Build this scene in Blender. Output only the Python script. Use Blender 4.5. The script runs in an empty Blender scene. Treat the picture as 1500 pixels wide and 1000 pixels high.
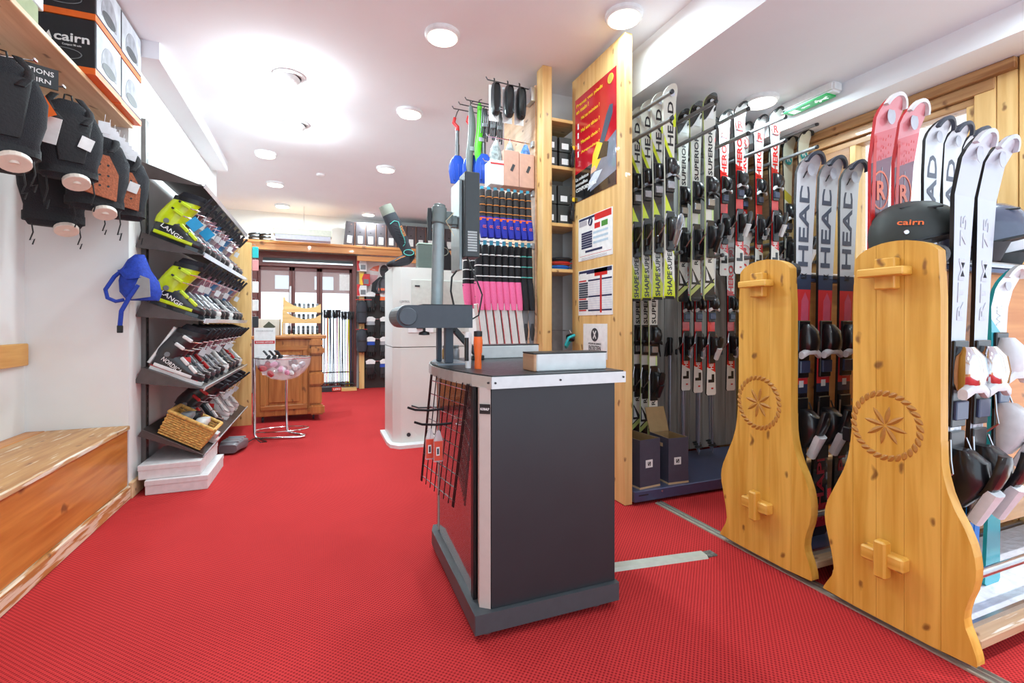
import bpy, bmesh, math, random
from mathutils import Vector, Matrix
random.seed(7)
S = bpy.context.scene
COL = S.collection
PI = math.pi
# ------------------------------------------------------------------ camera
CAM_H, FPX, HOR = 1.1, 700.0, 474.0
YAW = math.atan(280/700)
cd = bpy.data.cameras.new('camera'); cam = bpy.data.objects.new('camera', cd); COL.objects.link(cam)
cam.location = (0, 0, CAM_H); cam.rotation_euler = (PI/2, 0, -YAW)
cd.sensor_width = 36; cd.lens = 36*FPX/1500; cd.shift_y = -(500-HOR)/1500
cd.clip_start = .02; cd.clip_end = 200
S.camera = cam
# ------------------------------------------------------------------ world (overcast daylight)
W = bpy.data.worlds.new('sky'); S.world = W; W.use_nodes = True
bg = W.node_tree.nodes['Background']; bg.inputs[0].default_value = (.72, .87, 1, 1); bg.inputs[1].default_value = 2.6
sd = bpy.data.lights.new('sun', 'SUN'); sd.energy = 4; sd.angle = .02; so = bpy.data.objects.new('sun', sd); COL.objects.link(so)
so.rotation_euler = Vector((.55, -.3, .78)).to_track_quat('Z', 'Y').to_euler()
# ------------------------------------------------------------------ lamps in the ceiling (at the downlights, plus added ones without fittings)
CEIL, SOFF = 2.9, 2.6
DOWN = [(1.638, 2.34), (.70, 2.913), (.70, 4.084), (.70, 5.671), (.72, 8.10), (-.541, 5.645), (-.541, 6.80), (-.541, 8.02)]
DOWN_ADDED = [(.70, 1.5), (-.5, 1.8), (.70, .1), (-.5, .1), (-.5, 3.0), (1.64, .9)]  # unseen lamps added out of view for extra light, no fittings modelled
def lamp(x, y, z, power, size=.17, col=(.74, .94, 1)):
    l = bpy.data.lights.new('downlight_or_fill', 'AREA'); l.shape = 'DISK'; l.size = size; l.energy = power; l.color = col
    o = bpy.data.objects.new('downlight_or_fill', l); COL.objects.link(o); o.location = (x, y, z)
LP = 29
for x, y in DOWN: lamp(x, y, CEIL-.045, LP if y > 2.5 else LP*.4)
for x, y in DOWN_ADDED: lamp(x, y, CEIL-.045, LP*.2)
for x, y in [(-.216, 3.825), (-.205, 4.714)]:      # bare bulbs in the two eyeball fittings, facing the left wall
    l = bpy.data.lights.new('spotlight_bulb', 'POINT'); l.energy = 38; l.shadow_soft_size = .03; l.color = (.80, .95, 1)
    o = bpy.data.objects.new('spotlight_bulb', l); COL.objects.link(o); o.location = (x-.03, y, CEIL-.10)
lamp(2.73, 2.345, SOFF-.045, LP*.7); lamp(2.73, .9, SOFF-.045, LP*.4)
S.view_settings.view_transform = 'Standard'; S.view_settings.look = 'None'
S.view_settings.exposure = -.36; S.view_settings.gamma = 1; S.view_settings.use_curve_mapping = False
# ------------------------------------------------------------------ pixel (1500x1000) -> point on a known plane
_s, _c = math.sin(YAW), math.cos(YAW)
def _ray(x, y):
    u, v = (x-750)/FPX, (HOR-y)/FPX
    return _s+u*_c, _c-u*_s, v
def onX(x, y, X): a = _ray(x, y); d = X/a[0]; return Vector((X, a[1]*d, CAM_H+a[2]*d))
def onY(x, y, Y): a = _ray(x, y); d = Y/a[1]; return Vector((a[0]*d, Y, CAM_H+a[2]*d))
def onZ(x, y, Z): a = _ray(x, y); d = (Z-CAM_H)/a[2]; return Vector((a[0]*d, a[1]*d, Z))
# ------------------------------------------------------------------ materials
def lin(c):
    return tuple((v/255/12.92 if v/255 <= .04045 else ((v/255+.055)/1.055)**2.4) for v in c)
MC = {}
def M(name, rgb, rough=.5, metal=0, var=.06, scale=30, bump=0, alpha=1, trans=0, emit=0, coat=0):
    """plain procedural material: a colour with fine noise in it"""
    if name in MC: return MC[name]
    m = bpy.data.materials.new(name); m.use_nodes = True; MC[name] = m
    nt = m.node_tree; b = nt.nodes['Principled BSDF']
    c = lin(rgb)
    tc = nt.nodes.new('ShaderNodeTexCoord'); n = nt.nodes.new('ShaderNodeTexNoise')
    n.inputs['Scale'].default_value = scale; n.inputs['Detail'].default_value = 3
    nt.links.new(tc.outputs['Object'], n.inputs['Vector'])
    r = nt.nodes.new('ShaderNodeValToRGB')
    r.color_ramp.elements[0].position = .3; r.color_ramp.elements[1].position = .7
    r.color_ramp.elements[0].color = (*[v*(1-var) for v in c], 1)
    r.color_ramp.elements[1].color = (*[min(1, v*(1+var)) for v in c], 1)
    nt.links.new(n.outputs['Fac'], r.inputs['Fac']); nt.links.new(r.outputs['Color'], b.inputs['Base Color'])
    b.inputs['Roughness'].default_value = rough; b.inputs['Metallic'].default_value = metal
    b.inputs['Alpha'].default_value = alpha; b.inputs['Transmission Weight'].default_value = trans
    b.inputs['Coat Weight'].default_value = coat
    if emit:
        b.inputs['Emission Color'].default_value = (*c, 1); b.inputs['Emission Strength'].default_value = emit
    if bump:
        bp = nt.nodes.new('ShaderNodeBump'); bp.inputs['Strength'].default_value = bump; bp.inputs['Distance'].default_value = .01
        nt.links.new(n.outputs['Fac'], bp.inputs['Height']); nt.links.new(bp.outputs['Normal'], b.inputs['Normal'])
    return m
def wood(name, light, dark, axis='z', rough=.45, knots=True, grain=26, coat=.15, wear=None, kden=7):
    if name in MC: return MC[name]
    m = bpy.data.materials.new(name); m.use_nodes = True; MC[name] = m
    nt = m.node_tree; N = nt.nodes.new; L = nt.links.new; b = nt.nodes['Principled BSDF']
    tc = N('ShaderNodeTexCoord'); mp = N('ShaderNodeMapping'); L(tc.outputs['Object'], mp.inputs['Vector'])
    k = .07
    mp.inputs['Scale'].default_value = {'x': (k, 1, 1), 'y': (1, k, 1), 'z': (1, 1, k)}[axis]
    n = N('ShaderNodeTexNoise'); n.inputs['Scale'].default_value = grain; n.inputs['Detail'].default_value = 5; n.inputs['Distortion'].default_value = .4
    L(mp.outputs['Vector'], n.inputs['Vector'])
    r = N('ShaderNodeValToRGB'); e = r.color_ramp.elements
    e[0].position = .32; e[1].position = .66; e[0].color = (*lin(dark), 1); e[1].color = (*lin(light), 1)
    L(n.outputs['Fac'], r.inputs['Fac']); last = r.outputs['Color']
    if knots:
        sp = N('ShaderNodeSeparateXYZ'); L(tc.outputs['Object'], sp.inputs[0]); cb = N('ShaderNodeCombineXYZ')
        ad = N('ShaderNodeMath'); a1, a2, lg = {'x': 'YZX', 'y': 'XZY', 'z': 'XYZ'}[axis]
        L(sp.outputs[a1], ad.inputs[0]); L(sp.outputs[a2], ad.inputs[1]); L(ad.outputs[0], cb.inputs[0])
        hf = N('ShaderNodeMath'); hf.operation = 'MULTIPLY'; hf.inputs[1].default_value = .55; L(sp.outputs[lg], hf.inputs[0]); L(hf.outputs[0], cb.inputs[1])
        v = N('ShaderNodeTexVoronoi'); v.voronoi_dimensions = '2D'; v.inputs['Scale'].default_value = kden; kn = N('ShaderNodeTexNoise'); kn.inputs['Scale'].default_value = 14; L(tc.outputs['Object'], kn.inputs['Vector'])
        kv = N('ShaderNodeVectorMath'); kv.operation = 'MULTIPLY_ADD'; L(kn.outputs['Color'], kv.inputs[0]); kv.inputs[1].default_value = (.05, .05, 0); L(cb.outputs[0], kv.inputs[2]); L(kv.outputs[0], v.inputs['Vector'])
        kr = N('ShaderNodeValToRGB'); ke = kr.color_ramp.elements
        ke[0].position = .03; ke[0].color = (.8, .8, .8, 1); ke[1].position = .085; ke[1].color = (0, 0, 0, 1)
        L(v.outputs['Distance'], kr.inputs['Fac'])
        mx = N('ShaderNodeMixRGB'); L(kr.outputs['Color'], mx.inputs['Fac']); L(last, mx.inputs['Color1'])
        mx.inputs['Color2'].default_value = (*lin((112, 62, 26)), 1); last = mx.outputs['Color']
    if wear:
        wn = N('ShaderNodeTexNoise'); wn.inputs['Scale'].default_value = 60; wn.inputs['Detail'].default_value = 6; L(mp.outputs['Vector'], wn.inputs['Vector'])
        wr = N('ShaderNodeValToRGB'); we = wr.color_ramp.elements; we[0].position = wear[1]; we[0].color = (0, 0, 0, 1); we[1].position = wear[1]+.06; we[1].color = (1, 1, 1, 1)
        L(wn.outputs['Fac'], wr.inputs['Fac'])
        mx = N('ShaderNodeMixRGB'); L(wr.outputs['Color'], mx.inputs['Fac']); L(last, mx.inputs['Color1']); mx.inputs['Color2'].default_value = (*lin(wear[0]), 1); last = mx.outputs['Color']
    L(last, b.inputs['Base Color']); b.inputs['Roughness'].default_value = rough; b.inputs['Coat Weight'].default_value = coat
    bp = N('ShaderNodeBump'); bp.inputs['Strength'].default_value = .08; bp.inputs['Distance'].default_value = .004
    L(n.outputs['Fac'], bp.inputs['Height']); L(bp.outputs['Normal'], b.inputs['Normal'])
    return m
def bands(name, stops, L_, slant=0, rough=.25, coat=.5, lines=0):
    """printed top sheet: constant colour bands along local Z (0..L_), slanted by x"""
    if name in MC: return MC[name]
    m = bpy.data.materials.new(name); m.use_nodes = True; MC[name] = m
    nt = m.node_tree; N = nt.nodes.new; K = nt.links.new; b = nt.nodes['Principled BSDF']
    tc = N('ShaderNodeTexCoord'); sp = N('ShaderNodeSeparateXYZ'); K(tc.outputs['Object'], sp.inputs[0])
    ma = N('ShaderNodeMath'); ma.operation = 'MULTIPLY_ADD'; K(sp.outputs['X'], ma.inputs[0]); ma.inputs[1].default_value = slant; K(sp.outputs['Z'], ma.inputs[2])
    dv = N('ShaderNodeMath'); dv.operation = 'DIVIDE'; K(ma.outputs[0], dv.inputs[0]); dv.inputs[1].default_value = L_
    r = N('ShaderNodeValToRGB'); r.color_ramp.interpolation = 'CONSTANT'; e = r.color_ramp.elements
    while len(e) > 1: e.remove(e[-1])
    e[0].position = 0; e[0].color = (*lin(stops[0][1]), 1)
    for p, c in stops[1:]:
        q = e.new(p); q.color = (*lin(c), 1)
    K(dv.outputs[0], r.inputs['Fac']); last = r.outputs['Color']
    if lines:
        wv = N('ShaderNodeMath'); wv.operation = 'MULTIPLY'; K(sp.outputs['Z'], wv.inputs[0]); wv.inputs[1].default_value = lines
        sn = N('ShaderNodeMath'); sn.operation = 'SINE'; K(wv.outputs[0], sn.inputs[0])
        gt = N('ShaderNodeMath'); gt.operation = 'GREATER_THAN'; K(sn.outputs[0], gt.inputs[0]); gt.inputs[1].default_value = .55
        sc = N('ShaderNodeMath'); sc.operation = 'MULTIPLY'; K(gt.outputs[0], sc.inputs[0]); sc.inputs[1].default_value = .22
        mx = N('ShaderNodeMixRGB'); K(sc.outputs[0], mx.inputs['Fac']); K(last, mx.inputs['Color1']); mx.inputs['Color2'].default_value = (.25, .27, .33, 1); last = mx.outputs['Color']
    K(last, b.inputs['Base Color']); b.inputs['Roughness'].default_value = rough; b.inputs['Coat Weight'].default_value = coat
    return m
# ------------------------------------------------------------------ mesh building
class B:
    def __init__(s): s.v = []; s.f = []; s.m = []
    def add(s, vs, fs, m=0):
        o = len(s.v); s.v += [tuple(p) for p in vs]; s.f += [tuple(i+o for i in f) for f in fs]; s.m += [m]*len(fs); return s
    def box(s, c, d, m=0, rot=None, taper=1):
        x, y, z = [q/2 for q in d]; t = taper
        vs = [Vector(p) for p in [(-x,-y,-z),(x,-y,-z),(x,y,-z),(-x,y,-z),(-x*t,-y*t,z),(x*t,-y*t,z),(x*t,y*t,z),(-x*t,y*t,z)]]
        if rot is not None: vs = [rot @ p for p in vs]
        c = Vector(c)
        return s.add([p+c for p in vs], [(3,2,1,0),(4,5,6,7),(0,1,5,4),(1,2,6,5),(2,3,7,6),(3,0,4,7)], m)
    def span(s, a, b, m=0):
        return s.box([(p+q)/2 for p, q in zip(a, b)], [abs(q-p) for p, q in zip(a, b)], m)
    def cyl(s, a, b, r, r2=None, n=12, m=0, cap=True):
        a, b = Vector(a), Vector(b); r2 = r if r2 is None else r2
        d = (b-a).normalized(); t = Vector((0, 0, 1)) if abs(d.z) < .9 else Vector((1, 0, 0))
        p = d.cross(t).normalized(); q = d.cross(p)
        vs = []
        for k, rr in ((a, r), (b, r2)):
            for i in range(n):
                w = 2*PI*i/n; vs.append(k+p*math.cos(w)*rr+q*math.sin(w)*rr)
        fs = [(i, i+n, (i+1) % n+n, (i+1) % n) for i in range(n)]
        if cap: fs += [tuple(range(n)), tuple(range(2*n-1, n-1, -1))]
        return s.add(vs, fs, m)
    def tube(s, pts, r, n=8, m=0):
        pts = [Vector(p) for p in pts]; rings = []
        pv = None
        for i, p in enumerate(pts):
            d = (pts[min(i+1, len(pts)-1)]-pts[max(i-1, 0)]).normalized()
            if pv is None: t = Vector((0, 0, 1)) if abs(d.z) < .9 else Vector((1, 0, 0)); u = d.cross(t).normalized()
            else: u = (pv-d*pv.dot(d)).normalized()
            pv = u; w = d.cross(u); rr = r[i] if isinstance(r, (list, tuple)) else r
            rings.append([p+u*math.cos(2*PI*k/n)*rr+w*math.sin(2*PI*k/n)*rr for k in range(n)])
        return s.loft(rings, m)
    def loft(s, rings, m=0, cap=True, close=False):
        n = len(rings[0]); vs = [p for r in rings for p in r]; fs = []
        K = len(rings)
        for j in range(K if close else K-1):
            a, b = j*n, ((j+1) % K)*n
            fs += [(a+i, a+(i+1) % n, b+(i+1) % n, b+i) for i in range(n)]
        if cap and not close: fs += [tuple(range(n-1, -1, -1)), tuple(range((K-1)*n, K*n))]
        return s.add(vs, fs, m)
    def prism(s, poly, f, t0, t1, m=0, mside=None):
        """poly: 2D outline; f(a, b, t) -> point; extruded from t0 to t1"""
        n = len(poly); vs = [f(a, b, t0) for a, b in poly]+[f(a, b, t1) for a, b in poly]
        s.add(vs, [tuple(range(n-1, -1, -1)), tuple(range(n, 2*n))], m)
        return s.add(vs, [(i, (i+1) % n, (i+1) % n+n, i+n) for i in range(n)], m if mside is None else mside)
    def lathe(s, prof, c=(0, 0, 0), n=20, m=0, sx=1, sy=1):
        c = Vector(c); rings = [[c+Vector((math.cos(2*PI*i/n)*r*sx, math.sin(2*PI*i/n)*r*sy, z)) for i in range(n)] for r, z in prof]
        return s.loft(rings, m)
    def xf(s, mat, start=0):
        s.v[start:] = [tuple(mat @ Vector(p)) for p in s.v[start:]]; return s
def sring(c, ax, ay, u, v, n=14, e=2.6):
    c = Vector(c); u = Vector(u); v = Vector(v); out = []
    for i in range(n):
        w = 2*PI*i/n; cx, sy = math.cos(w), math.sin(w)
        out.append(c+u*ax*math.copysign(abs(cx)**(2/e), cx)+v*ay*math.copysign(abs(sy)**(2/e), sy))
    return out
def mesh(name, b, mats, bevel=0, smooth=False, seg=1):
    me = bpy.data.meshes.new(name); me.from_pydata(b.v, [], b.f)
    for q in (mats if isinstance(mats, (list, tuple)) else [mats]): me.materials.append(q)
    me.polygons.foreach_set('material_index', b.m)
    bm = bmesh.new(); bm.from_mesh(me)
    bmesh.ops.recalc_face_normals(bm, faces=bm.faces)
    if bevel:
        es = [e for e in bm.edges if len(e.link_faces) == 2 and e.calc_face_angle(0) > .5]
        bmesh.ops.bevel(bm, geom=es, offset=bevel, segments=seg, affect='EDGES', clamp_overlap=True)
    if smooth:
        for f in bm.faces: f.smooth = True
        for e in bm.edges:
            if len(e.link_faces) == 2 and e.calc_face_angle(0) > .75: e.smooth = False
    bm.to_mesh(me); bm.free(); me.update()
    return me
def link(name, data, parent=None, loc=None, rot=None):
    o = bpy.data.objects.new(name, data); COL.objects.link(o); o.parent = parent
    if loc is not None: o.location = loc
    if rot is not None: o.rotation_euler = rot
    return o
def part(name, b, mats, parent=None, bevel=0, smooth=False, seg=1, loc=None, rot=None, label=None, kind=None):
    o = link(name, mesh(name, b, mats, bevel, smooth, seg), parent, loc, rot)
    if label: o['label'] = label
    if kind: o['kind'] = kind
    return o
def tag(o, label, cat, group=None):
    o['label'] = label; o['category'] = cat
    if group: o['group'] = group
    return o
def thing(name, label, cat, loc=(0, 0, 0), rz=0, group=None, rot=None):
    o = link(name, None, None, loc, rot or (0, 0, rz)); o.empty_display_size = .05
    return tag(o, label, cat, group)
def dup(root, loc, rot=None, label=None, group=None, scale=None):
    def cp(o, par):
        c = o.copy(); COL.objects.link(c); c.parent = par
        for ch in o.children: cp(ch, c)
        return c
    r = cp(root, None); r.location = loc
    if rot is not None: r.rotation_euler = rot
    if scale: r.scale = (scale,)*3
    if label: r['label'] = label
    if group: r['group'] = group
    return r
def struct(name, b, mats, bevel=0, smooth=False, label=None, parent=None):
    o = part(name, b, mats, parent, bevel, smooth); o['kind'] = 'structure'
    if label: o['label'] = label
    return o
TXT = {}
def text_mesh(s, bold=0, ext=.0005):
    k = (s, bold, ext)
    if k not in TXT:
        cu = bpy.data.curves.new('lettering', 'FONT'); cu.body = s; cu.size = 1; cu.align_x = 'CENTER'; cu.align_y = 'CENTER'
        cu.resolution_u = 2; cu.offset = bold; cu.extrude = ext
        o = bpy.data.objects.new('lettering', cu); COL.objects.link(o)
        dg = bpy.context.evaluated_depsgraph_get(); dg.update()
        me = bpy.data.meshes.new_from_object(o.evaluated_get(dg)); bpy.data.objects.remove(o)
        xs = [v.co.x for v in me.vertices]; ys = [v.co.y for v in me.vertices]
        cx, cy = (min(xs)+max(xs))/2, (min(ys)+max(ys))/2; w, h = max(xs)-min(xs), max(ys)-min(ys)
        for v in me.vertices: v.co = ((v.co.x-cx)/w, (v.co.y-cy)/h, v.co.z)
        TXT[k] = me
    return TXT[k]
def letters(s, w, h, ex, ey, c, mat, parent, bold=.02, name='lettering'):
    """a word fitted to w x h, centred at c, running along ex with ey up"""
    me = text_mesh(s, bold).copy(); me.materials.clear(); me.materials.append(mat)
    ex, ey = Vector(ex).normalized(), Vector(ey).normalized(); ez = ex.cross(ey)
    mt = Matrix((ex*w, ey*h, ez*1.0)).transposed().to_4x4(); mt.translation = Vector(c)
    me.transform(mt)
    return link(name, me, parent)
ORD = ['first', 'second', 'third', 'fourth', 'fifth', 'sixth', 'seventh', 'eighth', 'ninth', 'tenth', 'eleventh', 'twelfth', 'thirteenth', 'fourteenth', 'fifteenth', 'sixteenth', 'seventeenth', 'eighteenth', 'nineteenth', 'twentieth', 'twenty-first', 'twenty-second', 'twenty-third', 'twenty-fourth']
# palette
BLACK = M('black_plastic', (24, 24, 27), .4); DARK = M('charcoal_plastic', (48, 50, 54), .45); GREY = M('grey_plastic', (120, 124, 128), .4)
WHITE = M('white_plastic', (236, 236, 236), .4); STEEL = M('brushed_steel', (190, 190, 194), .28, 1); CHROME = M('chrome', (225, 225, 228), .12, 1)
RED = M('red_plastic', (206, 32, 36), .35); ORANGE = M('orange_plastic', (240, 104, 30), .4); LIME = M('lime_plastic', (208, 226, 22), .32, coat=.4)
BLUE = M('blue_plastic', (28, 74, 178), .35); PAPER = M('white_paper', (240, 240, 238), .7); CARD = M('brown_card', (188, 150, 104), .8, var=.1)
YELLOW = M('yellow_print', (244, 200, 40), .5); TEAL = M('teal_print', (40, 176, 180), .4); PINK = M('pink_knit', (240, 110, 160), .9, bump=.3, scale=200)
PINE = wood('varnished_pine', (234, 180, 84), (206, 146, 48)); PINEX = wood('varnished_pine_lengthwise', (234, 180, 84), (206, 146, 48), 'x'); PINEY = wood('varnished_pine_crosswise', (234, 180, 84), (204, 144, 46), 'y')
PALE = wood('pale_pine', (240, 200, 134), (220, 172, 104), knots=True, kden=6.5); PALEX = wood('pale_pine_lengthwise', (240, 200, 134), (220, 172, 104), 'x'); PALEY = wood('pale_pine_crosswise', (238, 204, 160), (214, 172, 126), 'y')
# ================================================================== the setting
def carpet():
    m = bpy.data.materials.new('red_dotted_carpet'); m.use_nodes = True
    nt = m.node_tree; N = nt.nodes.new; K = nt.links.new; b = nt.nodes['Principled BSDF']
    tc = N('ShaderNodeTexCoord'); sp = N('ShaderNodeSeparateXYZ'); K(tc.outputs['Object'], sp.inputs[0])
    def sn(o, f):
        a = N('ShaderNodeMath'); a.operation = 'MULTIPLY'; K(o, a.inputs[0]); a.inputs[1].default_value = f
        c = N('ShaderNodeMath'); c.operation = 'SINE'; K(a.outputs[0], c.inputs[0]); return c.outputs[0]
    p = N('ShaderNodeMath'); p.operation = 'MULTIPLY'; K(sn(sp.outputs['X'], 2*PI/.0165), p.inputs[0]); K(sn(sp.outputs['Y'], 2*PI/.0165), p.inputs[1])
    r = N('ShaderNodeValToRGB'); e = r.color_ramp.elements
    e[0].position = .45; e[0].color = (*lin((204, 58, 58)), 1); e[1].position = .8; e[1].color = (*lin((142, 30, 34)), 1)
    ma = N('ShaderNodeMath'); ma.operation = 'MULTIPLY_ADD'; K(p.outputs[0], ma.inputs[0]); ma.inputs[1].default_value = .5; ma.inputs[2].default_value = .5
    K(ma.outputs[0], r.inputs['Fac'])
    n = N('ShaderNodeTexNoise'); n.inputs['Scale'].default_value = 2.2; n.inputs['Detail'].default_value = 6; K(tc.outputs['Object'], n.inputs['Vector'])
    nr = N('ShaderNodeValToRGB'); nr.color_ramp.elements[0].color = (.86, .86, .86, 1); nr.color_ramp.elements[1].color = (1.06, 1.05, 1.05, 1); K(n.outputs['Fac'], nr.inputs['Fac'])
    mx = N('ShaderNodeMixRGB'); mx.blend_type = 'MULTIPLY'; mx.inputs['Fac'].default_value = 1; K(r.outputs['Color'], mx.inputs['Color1']); K(nr.outputs['Color'], mx.inputs['Color2'])
    K(mx.outputs['Color'], b.inputs['Base Color']); b.inputs['Roughness'].default_value = .95; b.inputs['Specular IOR Level'].default_value = .15
    bp = N('ShaderNodeBump'); bp.inputs['Strength'].default_value = .35; bp.inputs['Distance'].default_value = .004; bp.invert = True
    K(ma.outputs[0], bp.inputs['Height']); K(bp.outputs['Normal'], b.inputs['Normal'])
    return m
WALL = M('white_plaster', (234, 233, 231), .85, var=.015, scale=6, bump=.05); CEILM = M('white_ceiling_paint', (243, 243, 246), .9, var=.01, scale=4)
struct('floor', B().span((-1.75, -1.0, -.06), (3.45, 8.75, 0)), carpet(), label='red dotted carpet covering the shop floor')
struct('ceiling', B().span((-1.75, -1.0, CEIL), (3.5, 8.75, CEIL+.06)).span((1.92, -1.0, SOFF), (3.5, 3.45, CEIL+.001)), CEILM, label='white ceiling with a lowered section over the ski racks')
struct('trim_1', B().span((3.02, -1.0, 2.46), (3.5, 3.45, SOFF+.001)), CEILM, label='white boxed beam above the wooden wall')
struct('trim_2', B().span((-1.15, 3.68, 2.79), (-.96, 6.1, CEIL+.001)), CEILM, label='white beam where the left wall meets the ceiling')
struct('wall_left', B().span((-1.75, -1.0, 0), (-1.62, 3.7, CEIL)).span((-1.75, 3.68, 0), (-1.12, 6.4, CEIL)).span((-1.75, 6.3, 0), (-1.6, 8.75, CEIL)), WALL, label='white plastered left wall with a bench alcove')
struct('wall_back', B().span((-1.75, 8.6, 0), (-.98, 8.75, CEIL)).span((-.98, 8.6, 2.25), (.52, 8.75, CEIL)).span((.52, 8.6, 0), (2.3, 8.75, CEIL)), WALL, label='white back wall around the glass doors')
struct('wall_right', B().span((2.2, 3.4, 0), (2.3, 8.65, CEIL)).span((1.45, 3.35, 0), (3.45, 3.45, CEIL)), WALL, label='white wall behind the ski rack and the shelf niche')
struct('baseboard_left', B().span((-1.125, 3.68, 0), (-1.1, 6.4, .1)), PALEY, .003, label='pine baseboard under the boot shelves')
# right wooden wall: planks, beams and a window
w = struct('wall_right_wood', B().span((3.32, 2.13, 0), (3.45, 3.35, 2.46)).span((3.32, 1.48, 0), (3.45, 2.14, 1.0)).span((3.32, .95, 0), (3.45, 1.30, 2.46)), PALE, label='pine boarded right wall beside the window')
y = 1.30
for wd in (.085, .095):
    part('plank', B().span((3.29, y+.002, 0), (3.33, y+wd-.002, 2.40)), PALE, w, .004); y += wd
part('plank', B().span((3.285, .98, 0), (3.33, 1.295, 2.46)), PALE, w, .005)
for k, (z0, z1, d) in enumerate(((2.40, 2.458, 3.26), (2.335, 2.398, 3.285), (2.29, 2.333, 3.31))):
    part('beam', B().span((d, 1.30 if k == 0 else 1.39, z0), (3.40, 3.34, z1)), wood('weathered_beam', (206, 160, 108), (158, 106, 62), 'y'), w, .004)
part('plank', B().span((3.30, 2.14, 1.9), (3.33, 3.3, 2.29)), wood('brown_board', (178, 130, 92), (146, 100, 68), 'y'), w, .003)
wi = struct('window_1', B().span((3.30, 1.475, 1.0), (3.40, 1.515, 2.29)).span((3.30, 2.10, 1.0), (3.40, 2.14, 2.29)).span((3.30, 1.51, 1.0), (3.40, 2.10, 1.04)), PALE, .003, label='pine framed side window looking at white porch boards')
GLASS = M('clear_glass', (255, 255, 255), .02, var=0, alpha=.12)
part('pane', B().span((3.355, 1.512, 1.04), (3.361, 2.10, 2.29)), GLASS, wi)
w2 = struct('window_2', B().span((3.33, -1.0, 0), (3.43, .96, .10)).span((3.33, -1.0, 2.38), (3.43, .96, 2.47)).span((3.33, .90, .1), (3.43, .96, 2.38)).span((3.33, -.05, .1), (3.43, .0, 2.38)).span((3.33, -1.0, .1), (3.43, -.94, 2.38)), PALE, .003, label='pine framed shop window in the right wall near the front')
for a, b_ in ((-.94, -.05), (0, .90)): part('pane', B().span((3.377, a, .1), (3.383, b_, 2.38)), GLASS, w2)
pc = struct('porch_ceiling', B().span((3.6, .2, 2.62), (6.2, 5.2, 2.66)), M('white_porch_paint', (244, 243, 240), .7), label='white boarded porch ceiling outside the side window')
pb = B().span((3.6, 0, 0), (6.2, .17, .02)); pme = mesh('plank', pb, MC['white_porch_paint'], .004)
for k in range(27): link('plank', pme, pc, (0, .25+k*.18, 2.60))
# glass doors at the back
BR = M('red_brown_frame', (112, 62, 58), .45)
fr = struct('trim_3', B().span((-1.0, 8.48, 2.02), (.56, 8.62, 2.25)).span((-1.0, 8.48, 0), (-.93, 8.62, 2.03)).span((.49, 8.48, 0), (.56, 8.62, 2.03)), BR, .006, label='red brown door surround on the back wall')
part('door_track', B().span((-.85, 8.44, 2.075), (.5, 8.485, 2.10)), STEEL, fr)
part('dark_slot', B().span((-.85, 8.47, 2.10), (.5, 8.482, 2.15)), BLACK, fr)
for k, (a, b_) in enumerate(((-.93, -.435), (-.435, -.02), (-.02, .49))):
    yy = 8.53+.012*k
    d = struct('door_%d' % (k+1), B().span((a, yy, .02), (a+.045, yy+.05, 2.02)).span((b_-.045, yy, .02), (b_, yy+.05, 2.02)).span((a, yy, 1.955), (b_, yy+.05, 2.02)).span((a, yy, .02), (b_, yy+.05, .12)), BR, .004,
               label=['left', 'middle', 'right'][k]+' red brown framed glass door leaf at the back')
    part('pane', B().span((a+.04, yy+.02, .12), (b_-.04, yy+.026, 1.96)), GLASS, d)
    if k == 0: part('handle', B().tube([(b_-.02, yy-.01, 1.0), (b_-.02, yy-.05, 1.02), (b_-.02, yy-.05, 1.68), (b_-.02, yy-.01, 1.70)], .014), WHITE, d, smooth=True)
tag(part('notice_sheet', B().span((.29, 8.535, 1.66), (.45, 8.54, 1.93)), PAPER), 'white notice taped high on the right glass door', 'notice')
# outdoors
SNOW = M('snow', (246, 248, 252), .8, var=.03, scale=3)
struct('ground', B().span((-12, 8.76, -.12), (14, 30, -.02)).span((3.5, -8, -.12), (14, 8.76, -.02)), SNOW, label='snowy ground outside')
tag(part('snow_bank', B().box((0, 15, .9), (9, 1.6, 2.1), taper=.9), SNOW), 'white snow bank seen through the glass doors', 'snow bank')
h = thing('chalet', 'brown fronted chalet across the street behind the glass doors', 'building', (0, 17.5, 0))
part('wall', B().span((-5, 0, 0), (5, 3, 2.9)), M('chalet_brown', (150, 106, 96), .8), h)
part('roof', B().span((-5.4, -.8, 2.9), (5.4, 3.4, 3.2)), SNOW, h)
for k in range(5): part('window', B().span((-2.6+k*1.2, -.03, 2.25), (-2.0+k*1.2, .02, 2.7)), WHITE, h)
# ------------------------------------------------------------------ downlights
DIFF = M('lit_diffuser', (255, 246, 228), .5, var=0, emit=6)
def downlight(x, y, z, label):
    t = thing('downlight', label, 'ceiling light', (x, y, z), group='round ceiling downlights')
    part('trim_ring', B().lathe([(.108, 0), (.108, -.02), (.098, -.03), (.094, -.03)], n=32), WHITE, t, smooth=True)
    part('diffuser', B().lathe([(.092, -.012), (.090, -.034), (.001, -.036)], n=32), DIFF, t, smooth=True)
    return t
LBL = ['round downlight above the poster board', 'largest round downlight over the aisle, nearest in the middle row', 'second round downlight of the middle row', 'third round downlight of the middle row', 'last round downlight of the middle row, above the shoe boxes',
       'first round downlight of the left row beyond the eyeball spots', 'second round downlight of the left row', 'last round downlight of the left row, nearest the glass doors']
for (x, y), l in zip(DOWN, LBL): downlight(x, y, CEIL, l)
downlight(2.73, 2.345, SOFF, 'round downlight in the lowered ceiling over the red skis')
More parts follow.
